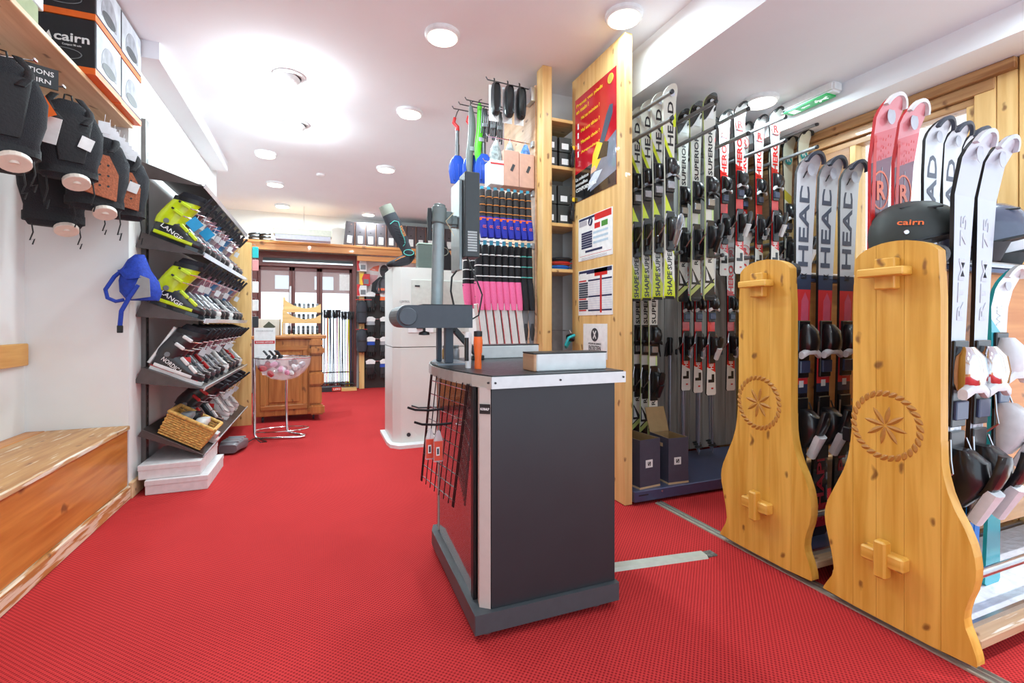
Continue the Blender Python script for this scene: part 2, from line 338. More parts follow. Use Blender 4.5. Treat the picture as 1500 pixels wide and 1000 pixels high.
for x, y, l in ((-.216, 3.825, 'nearer swivelling eyeball spotlight in the ceiling'), (-.205, 4.714, 'farther swivelling eyeball spotlight in the ceiling')):
    t = thing('spotlight', l, 'ceiling light', (x, y, CEIL), group='eyeball spots')
    part('trim_ring', B().lathe([(.11, 0), (.108, -.012), (.085, -.016), (.08, 0)], n=28), WHITE, t, smooth=True)
    q = B().lathe([(.082, 0), (.08, -.02), (.06, -.045), (.058, -.03), (.001, -.028)], n=24); q.xf(Matrix.Rotation(.35, 4, 'Y'))
    part('eyeball', q, WHITE, t, smooth=True)
    q = B().lathe([(.05, -.038), (.001, -.04)], n=20); q.xf(Matrix.Rotation(.35, 4, 'Y')); part('bulb', q, DIFF, t)
tag(part('smoke_detector', B().lathe([(.05, 0), (.048, -.02), (.03, -.03), (.001, -.032)], c=(0, 6.197, CEIL), n=20), WHITE, smooth=True), 'small white smoke detector on the ceiling', 'smoke detector')
# exit sign
t = thing('exit_sign', 'green running man exit sign on the lowered ceiling', 'exit sign', (2.99, 2.18, SOFF), 0)
part('housing', B().span((-.07, -.19, -.065), (.02, .19, 0)), WHITE, t, .012, seg=2)
GRN = M('exit_green', (10, 150, 70), .4, emit=.4)
part('sign_face', B().span((-.0705, -.15, -.075), (.012, .15, -.0655)), GRN, t)
WE = M('exit_white', (240, 255, 245), .4, emit=.6)
def under(pts, m=0): return B().prism(pts, lambda a, b, tt: Vector((a, b, tt)), -.0765, -.0752)
part('door_symbol', under([(-.06, .075), (.0, .075), (.0, .125), (-.06, .125)]), WE, t)
part('arrow_symbol', under([(-.034, .05), (-.046, .03), (-.038, .03), (-.038, -.01), (-.03, -.01), (-.03, .03), (-.022, .03)]), WE, t)
rm = B()
for a, b_ in (((-.03, -.07), (-.03, -.10)), ((-.03, -.10), (-.012, -.12)), ((-.03, -.10), (-.045, -.13)), ((-.03, -.075), (-.055, -.06)), ((-.03, -.08), (-.008, -.065))):
    d = (Vector(b_)-Vector(a)).normalized(); p = Vector((-d.y, d.x))*.006; a, b_ = Vector(a), Vector(b_)
    rm.prism([a+p, b_+p, b_-p, a-p], lambda x, y, tt: Vector((x, y, tt)), -.0765, -.0752)
rm.prism([(-.03+.009*math.cos(k*PI/5), -.052+.009*math.sin(k*PI/5)) for k in range(10)], lambda x, y, tt: Vector((x, y, tt)), -.0765, -.0752)
part('running_man', rm, WE, t)
# ================================================================== bench alcove on the left
BW = wood('orange_pine', (214, 142, 66), (184, 106, 38), 'y', rough=.4, kden=3.5)
t = thing('bench', 'orange pine bench with worn edges in the left alcove', 'bench', (-1.12, 2.6, 0))
part('seat_board', B().span((-.40, -3.55, .435), (.004, 1.075, .462)), wood('worn_bench_top', (206, 156, 96), (176, 118, 62), 'y', wear=((228, 208, 178), .62)), t, .004)
part('rear_board', B().span((-.495, -3.55, .437), (-.404, 1.075, .463)), BW, t, .004)
part('front_board', B().span((-.03, -3.55, .09), (-.004, 1.07, .435)), BW, t)
part('worn_edge', B().span((-.004, -3.55, .437), (.01, 1.072, .462)), wood('chipped_edge', (222, 190, 146), (190, 136, 84), 'y', wear=((236, 224, 204), .5)), t, .004)
part('kick_board', B().span((-.03, -3.55, 0), (.012, 1.074, .085)), wood('scuffed_kick_board', (206, 146, 82), (172, 108, 50), 'y', wear=((236, 214, 186), .47)), t, .006)
tag(part('wall_board', B().span((-1.62, 2.2, .855), (-1.592, 3.66, .985)), wood('honey_pine', (232, 178, 96), (212, 148, 66), 'y'), bevel=.006), 'pine board fixed to the alcove wall above the bench', 'board')
t = thing('wall_shelf', 'long pale pine shelf board above the bench alcove', 'shelf', (-1.36, 2.2, 2.32))
part('shelf_board', B().span((-.255, -3.15, 0), (.27, 1.46, .026)), PALEY, t, .003)
# boxes on the shelf
BOXK = M('black_gloss_card', (26, 27, 32), .25, coat=.3); BOXO = M('orange_card', (243, 110, 30), .45); BOXG = M('silver_print', (196, 200, 208), .3, var=.25, scale=9)
def helmet_box(loc, label, word=True, sx=.36):
    t = thing('helmet_box', label, 'box', loc, group='helmet boxes on the shelf')
    part('carton', B().span((-sx, 0, .03), (0, .33, .27)), BOXK, t, .003)
    part('orange_band', B().span((-sx-.001, -.002, 0), (.0015, .331, .031)), BOXO, t)
    part('printed_side', B().span((.0005, .012, .04), (.002, .322, .262)), BOXG, t)
    part('helmet_print', B().prism([(.165+.10*math.cos(a*PI/9), .10+.11*max(-.25, math.sin(a*PI/9))) for a in range(18)], lambda a, b, q: Vector((q, a, b)), .0022, .0035), M('print_mid_grey', (150, 152, 160), .3, var=.3, scale=20), t)
    part('goggle_print', B().prism([(.10+.085*math.cos(a*PI/8)+.06, .09+.03*math.sin(a*PI/8)) for a in range(16)], lambda a, b, q: Vector((q, a, b)), .0036, .0045), DARK, t)
    if word:
        letters('cairn', .14, .042, (1, 0, 0), (0, 0, 1), (-.092, -.002, .165), PAPER, t)
        letters('Compact 90 solo', .075, .012, (1, 0, 0), (0, 0, 1), (-.092, -.002, .128), PAPER, t, 0)
        part('mountain_mark', B().prism([(-.20, .147), (-.168, .147), (-.18, .185)], lambda a, b, q: Vector((a, q, b)), -.0015, -.003), PAPER, t)
        part('goggle_outline', B().loft([[Vector((-.13+(.075+r)*math.cos(a*PI/10), -.0012 if d == 0 else -.0024, .085+(.025+r)*math.sin(a*PI/10))) for a in range(20)] for r, d in ((0, 0), (0, 1), (.004, 1), (.004, 0))], close=True), GREY, t)
    return t
helmet_box((-1.05, 3.0, 2.347), 'black helmet box with orange band, lower of the nearer stack on the shelf')
helmet_box((-1.05, 3.0, 2.619), 'black helmet box with orange band, upper of the nearer stack on the shelf')
helmet_box((-1.055, 3.345, 2.347), 'black helmet box with orange band, lower of the farther stack on the shelf', False)
helmet_box((-1.055, 3.345, 2.619), 'black helmet box with orange band, upper of the farther stack on the shelf', False)
for k, (y0, y1, z0, z1, c, l) in enumerate(((2.26, 2.60, 2.347, 2.43, (150, 160, 110), 'olive printed flat box on the alcove shelf'), (2.22, 2.64, 2.431, 2.52, (214, 214, 214), 'white flat box lying on the olive box'), (1.8, 2.15, 2.347, 2.5, (90, 74, 60), 'brown box at the near end of the alcove shelf'))):
    t = thing('flat_box', l, 'box', (-1.1, y0, z0))
    part('carton', B().span((-.4, 0, 0), (0, y1-y0, z1-z0)), M('carton_%d' % k, c, .6), t, .003)
    part('label_sticker', B().span((-.12, -.0015, .015), (-.03, 0, .06)), PAPER if k != 1 else GREY, t)
    part('red_stripe', B().span((-.10, -.0025, .045), (-.05, -.0012, .055)), RED, t)
# hooks and back protectors
FAB = M('black_mesh_fabric', (34, 35, 40), .85, bump=.5, scale=260, var=.3); FAB2 = M('black_padded_fabric', (22, 22, 26), .7, bump=.3, scale=90, var=.2)
COP = M('copper_mesh', (176, 98, 62), .6, bump=.4, scale=120, var=.25)
CREAM = M('cream_plastic', (226, 214, 200), .4)
for k, y in enumerate((2.62, 2.86, 3.12, 3.38)):
    t = thing('wall_hook', ['steel peg nearest the camera above the protectors', 'second steel peg above the protectors', 'third steel peg above the protectors', 'farthest steel peg above the protectors'][k], 'hook', (-1.62, y, 2.2), group='pegs in the alcove')
    part('rod', B().tube([(0, 0, 0), (.5, 0, .01)], .004), CHROME, t, smooth=True)
    part('tip', B().box((.5, 0, .012), (.008, .03, .014)), CHROME, t, .003)
def protector(loc, rz, label, h=.42, w=.26, disc=None, mesh_panel=False, tagc=None, waist=.8):
    t = thing('back_protector', label, 'protector', loc, rz, group='back protectors on pegs')
    # hangs from local origin; back of vest faces -Y
    rings = []
    for q, (f, ww, dd) in enumerate(((0, .28, .35), (.06, .5, .55), (.16, .78, .8), (.35, 1, 1), (.6, .95, 1.05), (.8, waist, .95), (.93, waist*1.02, .8), (1, waist*.85, .5))):
        rings.append(sring((0, .01*math.sin(f*6), -f*h), w/2*ww, .055*dd, (1, 0, 0), (0, 1, 0), 16, 3))
    part('vest', B().loft(rings), FAB, t, smooth=True)
    if not mesh_panel: part('spine_pad', B().loft([sring((0, -.055-.012*math.sin(PI*(k+.5)/6), -h*(.2+.12*k)), w*.30*(1-.08*k), .014, (1, 0, 0), (0, 1, 0), 12, 3) for k in range(6)]), FAB2, t, smooth=True)
    b = B()
    for s in (-1, 1): b.loft([sring((s*w*(.16+.12*math.sin(q/5*PI)), -.03+.05*math.cos(q/5*PI), .03-q*.03), .016, .006, (1, 0, 0), (0, 1, 0), 8) for q in range(6)])
    part('shoulder_straps', b, FAB2, t, smooth=True)
    part('waist_belt', B().loft([sring((0, .005, -h*f), w/2*waist*1.05, .062, (1, 0, 0), (0, 1, 0), 16, 3) for f in (.86, .95)]), FAB2, t, smooth=True)
    if mesh_panel:
        p = B().prism([(-.07, -h*.80), (.075, -h*.88), (.085, -h*.55), (.045, -h*.33), (-.02, -h*.32), (-.08, -h*.62)], lambda a, b_, q: Vector((a, q, b_)), -.062, -.078)
        o = part('copper_insert', p, COP, t, .006)
        for i in range(9): part('vent_hole', B().cyl((-.03+.035*(i % 3), -.0785, -h*(.45+.13*(i//3))), (-.03+.035*(i % 3), -.0795, -h*(.45+.13*(i//3))), .006, n=8), BLACK, o)
    if disc:
        part('cream_disc', B().cyl((disc, -.05, -h-.005), (disc+.0, -.062, -h-.025), .052, n=20), CREAM, t, .003)
        part('disc_knob', B().lathe([(.016, -.01), (.014, .006), (.001, .01)], c=(disc, -.066, -h-.015), n=12), CREAM, t, smooth=True)
    for s in (-.3, .32):
        x = s*w; L = .10+.10*random.random()
        part('cord', B().tube([(x, -.02, -h+.01), (x+.006, -.025, -h-L*.4), (x-.006, -.02, -h-L*.8), (x+.012, -.022, -h-L*.72), (x+.004, -.02, -h-L)], .0035, 6), BLACK, t, smooth=True)
    part('hang_loop', B().tube([(-.02, 0, -.02), (-.012, 0, .03), (.012, 0, .03), (.02, 0, -.02)], .004, 6), BLACK, t, smooth=True)
    if tagc: part('hang_tag', B().box((.05, -.085, -h*.55), (.05, .003, .06), rot=Matrix.Rotation(.3, 3, 'Y')), tagc, t)
    return t
protector((-1.17, 2.50, 2.15), .5, 'black mesh back protector at the left picture edge, with a cream disc', .40, .27, .03)
protector((-1.30, 2.74, 2.16), .6, 'black back protector half hidden behind an orange card', .40, .25, None)
protector((-1.13, 2.93, 2.17), .55, 'black back protector with a white tag and a large cream disc below', .38, .27, .02, tagc=PAPER)
protector((-1.13, 3.23, 2.14), .5, 'black back protector with a copper perforated insert, nearer of the two', .43, .30, .03, True)
protector((-1.10, 3.50, 2.12), .35, 'black back protector with a copper perforated insert at the shelf end', .40, .27, None, True, PAPER)
protector((-1.33, 3.30, 2.12), .5, 'plain black back protector hanging behind the copper ones', .50, .30, .04)
tag(part('orange_card', B().box((-1.17, 2.72, 2.04), (.13, .002, .09), rot=Matrix.Rotation(-.5, 3, 'Y') @ Matrix.Rotation(.2, 3, 'Z')), BOXO), 'orange swing card hanging among the protectors', 'card')
tag(part('price_card', B().box((-1.13, 2.76, 1.97), (.07, .002, .12), rot=Matrix.Rotation(.2, 3, 'Y')), PAPER), 'white price card below the orange card', 'card')
t = thing('header_sign', 'black header strip with white lettering under the shelf', 'sign', (-1.2, 2.72, 2.20), .5)
part('board', B().span((-.11, 0, -.045), (.11, .006, .045)), BLACK, t)
letters('PROTECTIONS', .19, .022, (1, 0, 0), (0, 0, 1), (0, -.001, .018), PAPER, t, .01); letters('CAIRN', .09, .02, (1, 0, 0), (0, 0, 1), (.04, -.001, -.02), PAPER, t, .01)
for k in range(8):
    t = thing('swing_tag', 'white paper swing tag, %s of the string above the copper protectors' % ORD[k], 'tag', (-1.06+.003*k, 3.14+.055*k, 2.165-.006*k), .4, 'white swing tags on the protectors')
    part('tag_card', B().box((0, 0, -.03), (.05, .002, .062), rot=Matrix.Rotation(.25*math.sin(k*2.3), 3, 'Y')), M('tag_white', (232, 234, 238), .6), t); part('string', B().tube([(0, 0, 0), (.004, 0, .04)], .0012, 5), PAPER, t)
# ================================================================== boot shelves
SHB = M('dark_bronze_metal', (92, 82, 80), .42, .55, var=.12, scale=14); UPR = M('grey_upright', (112, 108, 106), .38, .7)
LIP = M('clear_lip', (214, 218, 224), .15, .2)
t = thing('shelf_upright', 'grey slotted steel upright nearest the bench on the boot wall', 'upright', (-1.104, 3.93, 0), group='boot wall uprights')
part('channel', B().span((-.02, -.03, .13), (.012, .03, 2.48)), UPR, t, .003)
b = B()
for k in range(44): b.box((.0125, 0, .2+k*.05), (.002, .008, .03))
part('slots', b, BLACK, t, kind='stuff')
dup(t, (-1.104, 5.55, 0), label='farther grey slotted steel upright of the boot wall')
SH = [(2.16, 2.035), (1.70, 1.565), (1.25, 1.118), (.815, .655), (.41, .205)]
SL = ['empty topmost sloping metal shelf above the lime boots', 'second sloping metal shelf carrying lime boots', 'third sloping metal shelf carrying lime boots beside the blue bag', 'fourth sloping metal shelf carrying black and white boots', 'lowest sloping metal shelf carrying the wicker basket']
Y0, Y1, XB, XF = 3.80, 5.78, -1.085, -.735
ANG = []
for k, (zb, zf) in enumerate(SH):
    an = math.atan2(zb-zf, XF-XB); ANG.append(an); wd = math.hypot(zb-zf, XF-XB)
    t = thing('boot_shelf', SL[k], 'shelf', (XB, Y0, zb), rot=(0, an, 0), group='sloping boot shelves')
    part('plate', B().span((0, 0, -.006), (wd, Y1-Y0, 0)), SHB, t, .001)
    part('front_lip', B().span((wd-.004, 0, -.012), (wd+.003, Y1-Y0, .018)), LIP, t)
    for y in (0, Y1-Y0-.006): part('bracket', B().prism([(0, -.006), (wd*.96, -.006), (.0, -.11 if k < 4 else -.05)], lambda a, b_, q: Vector((a, q, b_)), y, y+.006), SHB, t)
# --- a ski boot, toe towards +X, sole on z=0, heel at x=0
def boot(name, label, group, shell, cuff, liner, buckle, sole, word=None, wcol=None, low=None):
    t = thing(name, label, 'ski boot', (0, 0, 0), group=group)
    X, Yv, Z = (1, 0, 0), (0, 1, 0), (0, 0, 1)
    part('sole', B().prism([(-.002, -.033), (.09, -.03), (.2, -.042), (.27, -.036), (.298, -.02), (.298, .02), (.27, .036), (.2, .042), (.09, .03), (-.002, .033)], lambda a, b_, q: Vector((a, b_, q)), 0, .022), sole, t, .004)
    prof = [(0, .022, .10, .030), (.012, .02, .125, .040), (.05, .018, .145, .047), (.10, .018, .150, .048), (.15, .018, .128, .049), (.19, .018, .103, .050), (.23, .018, .085, .047), (.265, .018, .072, .039), (.287, .02, .058, .026), (.293, .024, .05, .014)]
    sh = part('shell', B().loft([sring((x, 0, (z0+z1)/2), w, (z1-z0)/2, Yv, Z, 18, 3.2) for x, z0, z1, w in prof]), shell, t, smooth=True)
    if low: part('lower_trim', B().loft([sring((x, 0, .036), w+.0025, .014, Yv, Z, 18, 4) for x, z0, z1, w in prof[1:7]]), low, t, smooth=True)
    cu = [(.060, .10, .074, .050), (.062, .14, .078, .054), (.072, .18, .078, .055), (.086, .22, .080, .056), (.102, .26, .082, .056), (.112, .285, .080, .055)]
    part('cuff', B().loft([sring((x, 0, z), ax, ay, (1, 0, .12), Yv, 20, 2.5) for x, z, ax, ay in cu]), cuff, t, smooth=True)
    part('liner', B().loft([sring((x, 0, z), ax, ay, (1, 0, .1), Yv, 16, 2.4) for x, z, ax, ay in ((.108, .27, .070, .047), (.116, .31, .072, .048), (.124, .335, .066, .043), (.126, .332, .05, .03))]), liner, t, smooth=True)
    part('tongue', B().loft([sring((.178+.012*k, 0, .255+.034*k), .008, .03-.004*k, (1, 0, -.3), Yv, 10) for k in range(4)]), liner, t, smooth=True)
    part('pivot', B().cyl((.055, -.0535, .118), (.055, -.059, .118), .016, n=12), GREY, t, .002)
    for k, (x, z, rx, tilt) in enumerate(((.235, .075, .048, .5), (.175, .105, .05, .5), (.115, .185, .058, .28), (.135, .245, .06, .22))):
        u = Vector((math.cos(tilt), 0, -math.sin(tilt)))
        o = part('buckle', B().box((x-.02*math.cos(tilt), -rx-.004, z+.02*math.sin(tilt)), (.062, .012, .022), rot=Matrix.Rotation(tilt, 3, 'Y')), buckle, t, .005)
        a = Vector((x+.01, -rx-.004, z-.004)); part('catch', B().tube([a, a+u*.03+Vector((0, .02, .012)), a+u*.045+Vector((0, .045, .02))], .004, 6), CHROME, o, smooth=True)
    for x, z, tl in ((.075, .20, .28), (.095, .255, .22)): part('buckle_ladder', B().box((x, -.0565, z), (.05, .006, .012), rot=Matrix.Rotation(tl, 3, 'Y')), BLACK, t, .002)
    part('power_strap', B().loft([sring((.112, 0, z), .086, .059, (1, 0, .12), Yv, 20, 2.5) for z in (.272, .30)]), BLACK, t, smooth=True)
    if word:
        letters(word, .135, .026, (1, 0, -.34), (.34, 0, 1), (.105, -.0505, .066), wcol, t, .015)
    return t
BSH = M('boot_black', (38, 40, 44), .3, coat=.5); BSH2 = M('boot_graphite', (70, 72, 78), .3, coat=.5); BWH = M('boot_white', (228, 228, 226), .3, coat=.4); LIN = M('boot_liner', (30, 28, 36), .85, bump=.3, scale=120)
PURP = M('boot_mauve', (150, 122, 140), .35, coat=.3); SILV = M('boot_silver', (168, 170, 176), .28, .3, coat=.3); BLU = M('boot_blue', (52, 120, 168), .35, coat=.3); BRED = M('boot_red', (196, 34, 38), .3, coat=.4)
LIMEB = [M('lime_buckle', (206, 232, 40), .3)]
langeA = boot('ski_boot', '', 'ski boots on the wall shelves', BSH, LIME, LIN, LIMEB[0], BSH, 'LANGE', PAPER, LIME)
nordica = boot('ski_boot', '', 'ski boots on the wall shelves', BSH, BSH, LIN, BWH, BWH, 'NORDICA', PAPER, BWH)
part('white_spine', B().loft([sring((.0+.035*k/3-.018, 0, .03+.085*k), .012, .03, (1, 0, 0), (0, 1, 0), 10, 3) for k in range(4)]), BWH, nordica, smooth=True)
part('red_sole_line', B().span((.0, -.0345, .02), (.27, .0345, .026)), BRED, nordica)
part('red_flash', B().prism([(.13, .13), (.19, .118), (.175, .15)], lambda a, b_, q: Vector((a, q, b_)), -.045, -.052), BRED, nordica)
KIN = [langeA, nordica]
for sh_, cf_, bk_ in ((BSH, BSH2, SILV), (BSH, BSH, SILV), (BSH2, PURP, SILV), (BSH, SILV, BSH2), (BSH, BLU, SILV), (BSH2, BSH, BRED), (BWH, PURP, BWH)):
    KIN.append(boot('ski_boot', '', 'ski boots on the wall shelves', sh_, cf_, LIN, bk_, BSH if sh_ != BWH else BWH))
TAGW = M('price_tag_paper', (234, 234, 236), .6); TAGB = M('blue_swing_tag', (44, 160, 214), .45)
def swing(par, loc, big=False, c=None):
    o = part('price_tag', B().box((0, 0, -.05 if not big else -.04), (.034, .002, .045) if not big else (.07, .003, .07), rot=Matrix.Rotation(.1 if not big else .5, 3, 'Y')), c or TAGW, par, loc=loc)
    part('tag_string', B().tube([(0, 0, -.03), (0, .004, .02)], .0016, 5), TAGW, o)
used = set(); TAGS = []
def put_boot(kind, k, y, label, dx=0, tg=None):
    zb, zf = SH[k]; an = ANG[k]
    loc = (XB+(.028+dx)*math.cos(an), y, zb-(.028+dx)*math.sin(an)+.001)
    if kind not in used:
        used.add(kind); o = KIN[kind]; o.location = loc; o.rotation_euler = (0, an, 0); o['label'] = label
    else: o = dup(KIN[kind], loc, (0, an, 0), label)
    o.scale = (1.08,)*3
    if tg: TAGS.append((o, tg))
    return o
rows = {1: ([0, 2, 5, 4, 6, 5, 8, 6, 5, 4], 'upper boot'), 2: ([0, 2, 4, 8, 6, 5, 8, 5, 6, 4], 'middle boot'), 3: ([1, 3, 7, 4, 2, 8, 5, 4, 7, 8], 'lower boot')}
DES = ['lime and black ski boot', 'black ski boot with white sole and red flash', 'black ski boot with graphite cuff', 'plain black ski boot with silver buckles', 'graphite ski boot with mauve cuff', 'black ski boot with silver cuff', 'black ski boot with blue cuff', 'graphite and black ski boot with red buckles', 'white ski boot with mauve cuff']
for k, (seq, nm) in rows.items():
    for i, kd in enumerate(seq):
        y = Y0+.075+i*.19
        lb = ('%s nearest on the %s shelf' % (DES[kd], nm)) if i == 0 else '%s, %s in the %s shelf row' % (DES[kd], ORD[i], nm)
        put_boot(kd, k, y, lb, .0, {1: ('b', 'w', 'b', 'w', 'w', 'w', None, 'w', None, 'w'), 2: (None, 'w', 'w', None, 'w', None, 'w', None, None, 'w'), 3: (None, 'w', 'w', None, 'w', None, 'w', 'w', None, None)}[k][i])
for i, (kd, y, dx) in enumerate(((7, 4.36, -.02), (1, 4.62, .0), (8, 4.95, 0), (8, 5.2, .0), (8, 5.45, 0))):
    put_boot(kd, 4, y, '%s, %s behind the wicker basket' % (DES[kd], ORD[i]), dx, 'w' if i > 1 else None)
for o, tg in TAGS:
    if tg == 'w': swing(o, (.195, -.055, .23))
    else: swing(o, (.20, -.06, .20), True, TAGB)
# wicker basket with insoles
WK = M('wicker', (206, 160, 84), .7, var=.3, scale=60, bump=.3)
an = ANG[4]
t = thing('wicker_basket', 'yellow wicker basket on the lowest boot shelf', 'basket', (XB+.075, Y0+.03, SH[4][0]-.034), rot=(0, an, 0))
b = B()
for z in range(9):
    zz = .02+z*.014; f = 1+zz*.6
    pts = []
    for q in range(49):
        s = q/48*4; e = int(s) % 4; u = s-int(s); hx, hy = .135*f, .12*f
        x, y = [(-hx+2*hx*u, -hy), (hx, -hy+2*hy*u), (hx-2*hx*u, hy), (-hx, hy-2*hy*u)][e]
        w_ = .004*math.sin(q*PI/1.0+z*PI+.5*PI)
        pts.append((x*(1+w_*6)+.14, y*(1+w_*6)+.12, zz))
    b.tube(pts, .0065, 6)
part('woven_wall', b, WK, t, smooth=True)
b = B()
for q in range(40):
    s = q/40*4; e = int(s) % 4; u = s-int(s); hx, hy = .135, .12
    x, y = [(-hx+2*hx*u, -hy), (hx, -hy+2*hy*u), (hx-2*hx*u, hy), (-hx, hy-2*hy*u)][e]
    b.tube([(x+.14, y+.12, 0), (x*1.09+.14, y*1.09+.12, .15)], .0045, 5)
part('stakes', b, WK, t, smooth=True, kind='stuff')
part('bottom', B().span((.0, -.005, 0), (.28, .245, .01)), WK, t)
f = 1.1; c4 = [(-.135*f+.14, -.12*f+.12, .155), (.135*f+.14, -.12*f+.12, .155), (.135*f+.14, .12*f+.12, .155), (-.135*f+.14, .12*f+.12, .155)]
b = B()
for q in range(4): b.cyl(c4[q], c4[(q+1) % 4], .013, n=8)
part('rim', b, WK, t, smooth=True)
for k, (x, y, m, l) in enumerate(((.10, .07, GREY, 'grey boot cuff booster in the wicker basket'), (.20, .10, BWH, 'white boot heel piece in the wicker basket'), (.13, .17, BLACK, 'black boot liner tongue in the wicker basket'))):
    p = Matrix.Rotation(an, 4, 'Y') @ Vector((x, y, .125))
    o = part('boot_insert', B().loft([sring((0, 0, 0), .03, .05, (1, 0, 0), (0, 1, 0), 12), sring((0, 0, .03), .05, .06, (1, 0, 0), (0, 1, 0), 12), sring((.01, 0, .055), .04, .045, (1, 0, 0), (0, 1, 0), 12), sring((.012, 0, .06), .015, .02, (1, 0, 0), (0, 1, 0), 12)]), m, smooth=True, loc=Vector(t.location)+p)
    tag(o, l, 'boot insert', 'inserts in the basket')
for k in range(2):
    t = thing('insole_pack', ['upper', 'lower'][k]+' of two flat red and white packs beside the basket', 'pack', (XB+.10, 4.10, SH[4][0]-.052+.042*(1-k)), rot=(0, an, 0), group='flat packs by the basket')
    part('carton', B().span((0, 0, .0), (.30, .1, .035)), M('pack_pale', (214, 208, 204), .5), t, .003); part('red_edge', B().span((.3, 0, 0), (.302, .1, .035)), RED, t)
# blue bag hanging at the end of the third shelf
BL = M('royal_blue_cloth', (30, 62, 168), .75, bump=.3, scale=60, var=.2)
c = onX(203, 415, -1.06)
t = thing('boot_bag', 'royal blue boot bag with grey panel slumped at the end of the boot shelf', 'bag', (c.x, c.y-.02, 1.245))
part('bag_body', B().loft([sring((.03, .0, 0), .08, .07, (1, 0, 0), (0, 1, 0), 14), sring((.02, 0, .05), .105, .085, (1, 0, 0), (0, 1, 0), 14), sring((.01, .0, .12), .10, .08, (1, 0, 0), (0, 1, 0), 14), sring((-.005, 0, .19), .075, .06, (1, 0, 0), (0, 1, 0), 14, 2), sring((.0, 0, .25), .05, .04, (1, 0, 0), (0, 1, 0), 14, 2), sring((.012, 0, .285), .025, .02, (1, 0, 0), (0, 1, 0), 14, 2)]), BL, t, smooth=True)
part('grey_panel', B().prism([(-.02, .0), (.09, .02), (.085, .13), (.04, .15)], lambda a, b_, q: Vector((a, q, b_)), -.09, -.082), M('bag_grey', (150, 150, 150), .7), t, .003)
part('shoulder_strap', B().tube([(-.05, -.03, .2), (-.10, -.05, .14), (-.14, -.06, .06), (-.13, -.06, .01), (-.09, -.06, -.01), (-.05, -.06, .0)], .011, 8), BL, t, smooth=True)
part('hanging_strap', B().tube([(.03, -.085, .09), (-.01, -.095, .02), (-.05, -.10, -.07), (-.06, -.09, -.16)], .012, 8), BL, t, smooth=True)
part('flap', B().loft([sring((-.02+.012*k, -.07-.004*k, .19-.02*k), .06-.004*k, .01, (1, 0, .2), (0, 1, 0), 10) for k in range(4)]), BL, t, smooth=True)
part('buckle', B().span((-.072, -.104, -.20), (-.045, -.084, -.155)), BLACK, t, .003)
# stack of white boxes and a floor heater below
BX = M('white_box_card', (226, 222, 222), .6)
for k, (x0, y0, z0, l) in enumerate(((-1.045, 3.71, 0, 'lower white shoe box on the carpet below the boot shelves'), (-1.09, 3.74, .0935, 'upper white shoe box resting askew on the lower one'))):
    t = thing('shoe_box', l, 'box', (x0, y0, z0), group='white boxes under the shelves')
    part('carton', B().span((0, 0, 0), (.345, .55, .09)), BX, t, .003); part('lid', B().span((-.003, -.003, .06), (.348, .553, .093)), BX, t, .002)
t = thing('boot_dryer', 'grey ribbed boot dryer on the carpet beside the white boxes', 'boot dryer', (-.70, 4.75, 0), -.15)
part('housing', B().loft([sring((0, -.16+.32*k/5, .05+.012*math.sin(k)), .10-.012*abs(k-2.5), .05-.006*abs(k-2.5), (1, 0, 0), (0, 0, 1), 14, 4) for k in range(6)]), M('dryer_grey', (116, 108, 112), .35), t, smooth=True)
for k in range(4): part('rib', B().box((0, -.10+.06*k, .10), (.14, .02, .012)), SILV, t, .004)
part('cable', B().tube([(.06, .15, .03), (.12, .18, .06), (.17, .16, .02), (.2, .24, .01), (.12, .34, .01)], .005, 6), BLACK, t, smooth=True)
t = thing('end_panel', 'pale pine upright panel closing the boot wall', 'panel', (-1.1, 5.86, 0))
part('board', B().span((0, 0, 0), (.40, .03, 1.98)), PALE, t, .003)
for k, (z, c_, l) in enumerate(((1.88, TEAL, 'turquoise packet hung beside the pine panel'), (1.74, M('rose_card', (220, 150, 150), .5), 'pink packet hung beside the pine panel'), (1.5, WHITE, 'white packet hung beside the pine panel'), (1.3, WHITE, 'tall white packet low beside the pine panel'), (1.12, DARK, 'dark packet lowest beside the pine panel'))):
    t = thing('hang_packet', l, 'packet', (-.665, 5.9, z), group='packets on the end panel')
    part('blister', B().span((-.03, -.01, -.06), (.03, .01, .06)), c_, t, .004); part('hook', B().tube([(0, .0, .06), (0, .0, .085), (-.05, 0, .085)], .003, 5), CHROME, t)
# ================================================================== work counter in the middle
AN = M('anthracite_panel', (42, 45, 49), .42, var=.05, scale=8); BEI = M('beige_grey_edge', (196, 184, 176), .45, var=.03); ALU = M('aluminium_rim', (200, 196, 194), .3, .6, var=.05)
t = thing('work_counter', 'anthracite workshop counter with aluminium rim in the middle of the shop', 'counter', (0, 0, 0))
TOP = .918
def zpr(pts, z0, z1, m=0): return B().prism(pts, lambda a, b, q: Vector((a, b, q)), z0, z1, m)
part('plinth', zpr([(.49, 1.565), (1.075, 1.565), (1.075, 2.36), (.52, 2.36), (.50, 2.30)], .03, .098), M('plinth_grey', (70, 76, 80), .4), t, .003)
for x, y in ((.55, 1.62), (1.0, 1.62), (.56, 2.28), (1.0, 2.28)): part('foot', B().cyl((x, y, 0), (x, y, .03), .018, n=12), STEEL, t)
part('body', zpr([(.553, 1.592), (1.064, 1.592), (1.064, 2.34), (.57, 2.34), (.535, 1.70)], .098, .875), AN, t)
part('front_panel', B().span((.556, 1.584, .099), (1.066, 1.592, .872)), AN, t, .001)
part('corner_post', zpr([(.520, 1.612), (.554, 1.586), (.554, 1.63), (.530, 1.66)], .098, .875), BEI, t, .001)
part('side_trim', B().span((.513, 1.662, .098), (.526, 1.69, .872)), BLACK, t, .001)
part('side_panel', zpr([(.517, 1.69), (.528, 1.69), (.545, 2.34), (.534, 2.34)], .099, .872), M('side_panel_gloss', (96, 72, 74), .12, coat=.6), t)
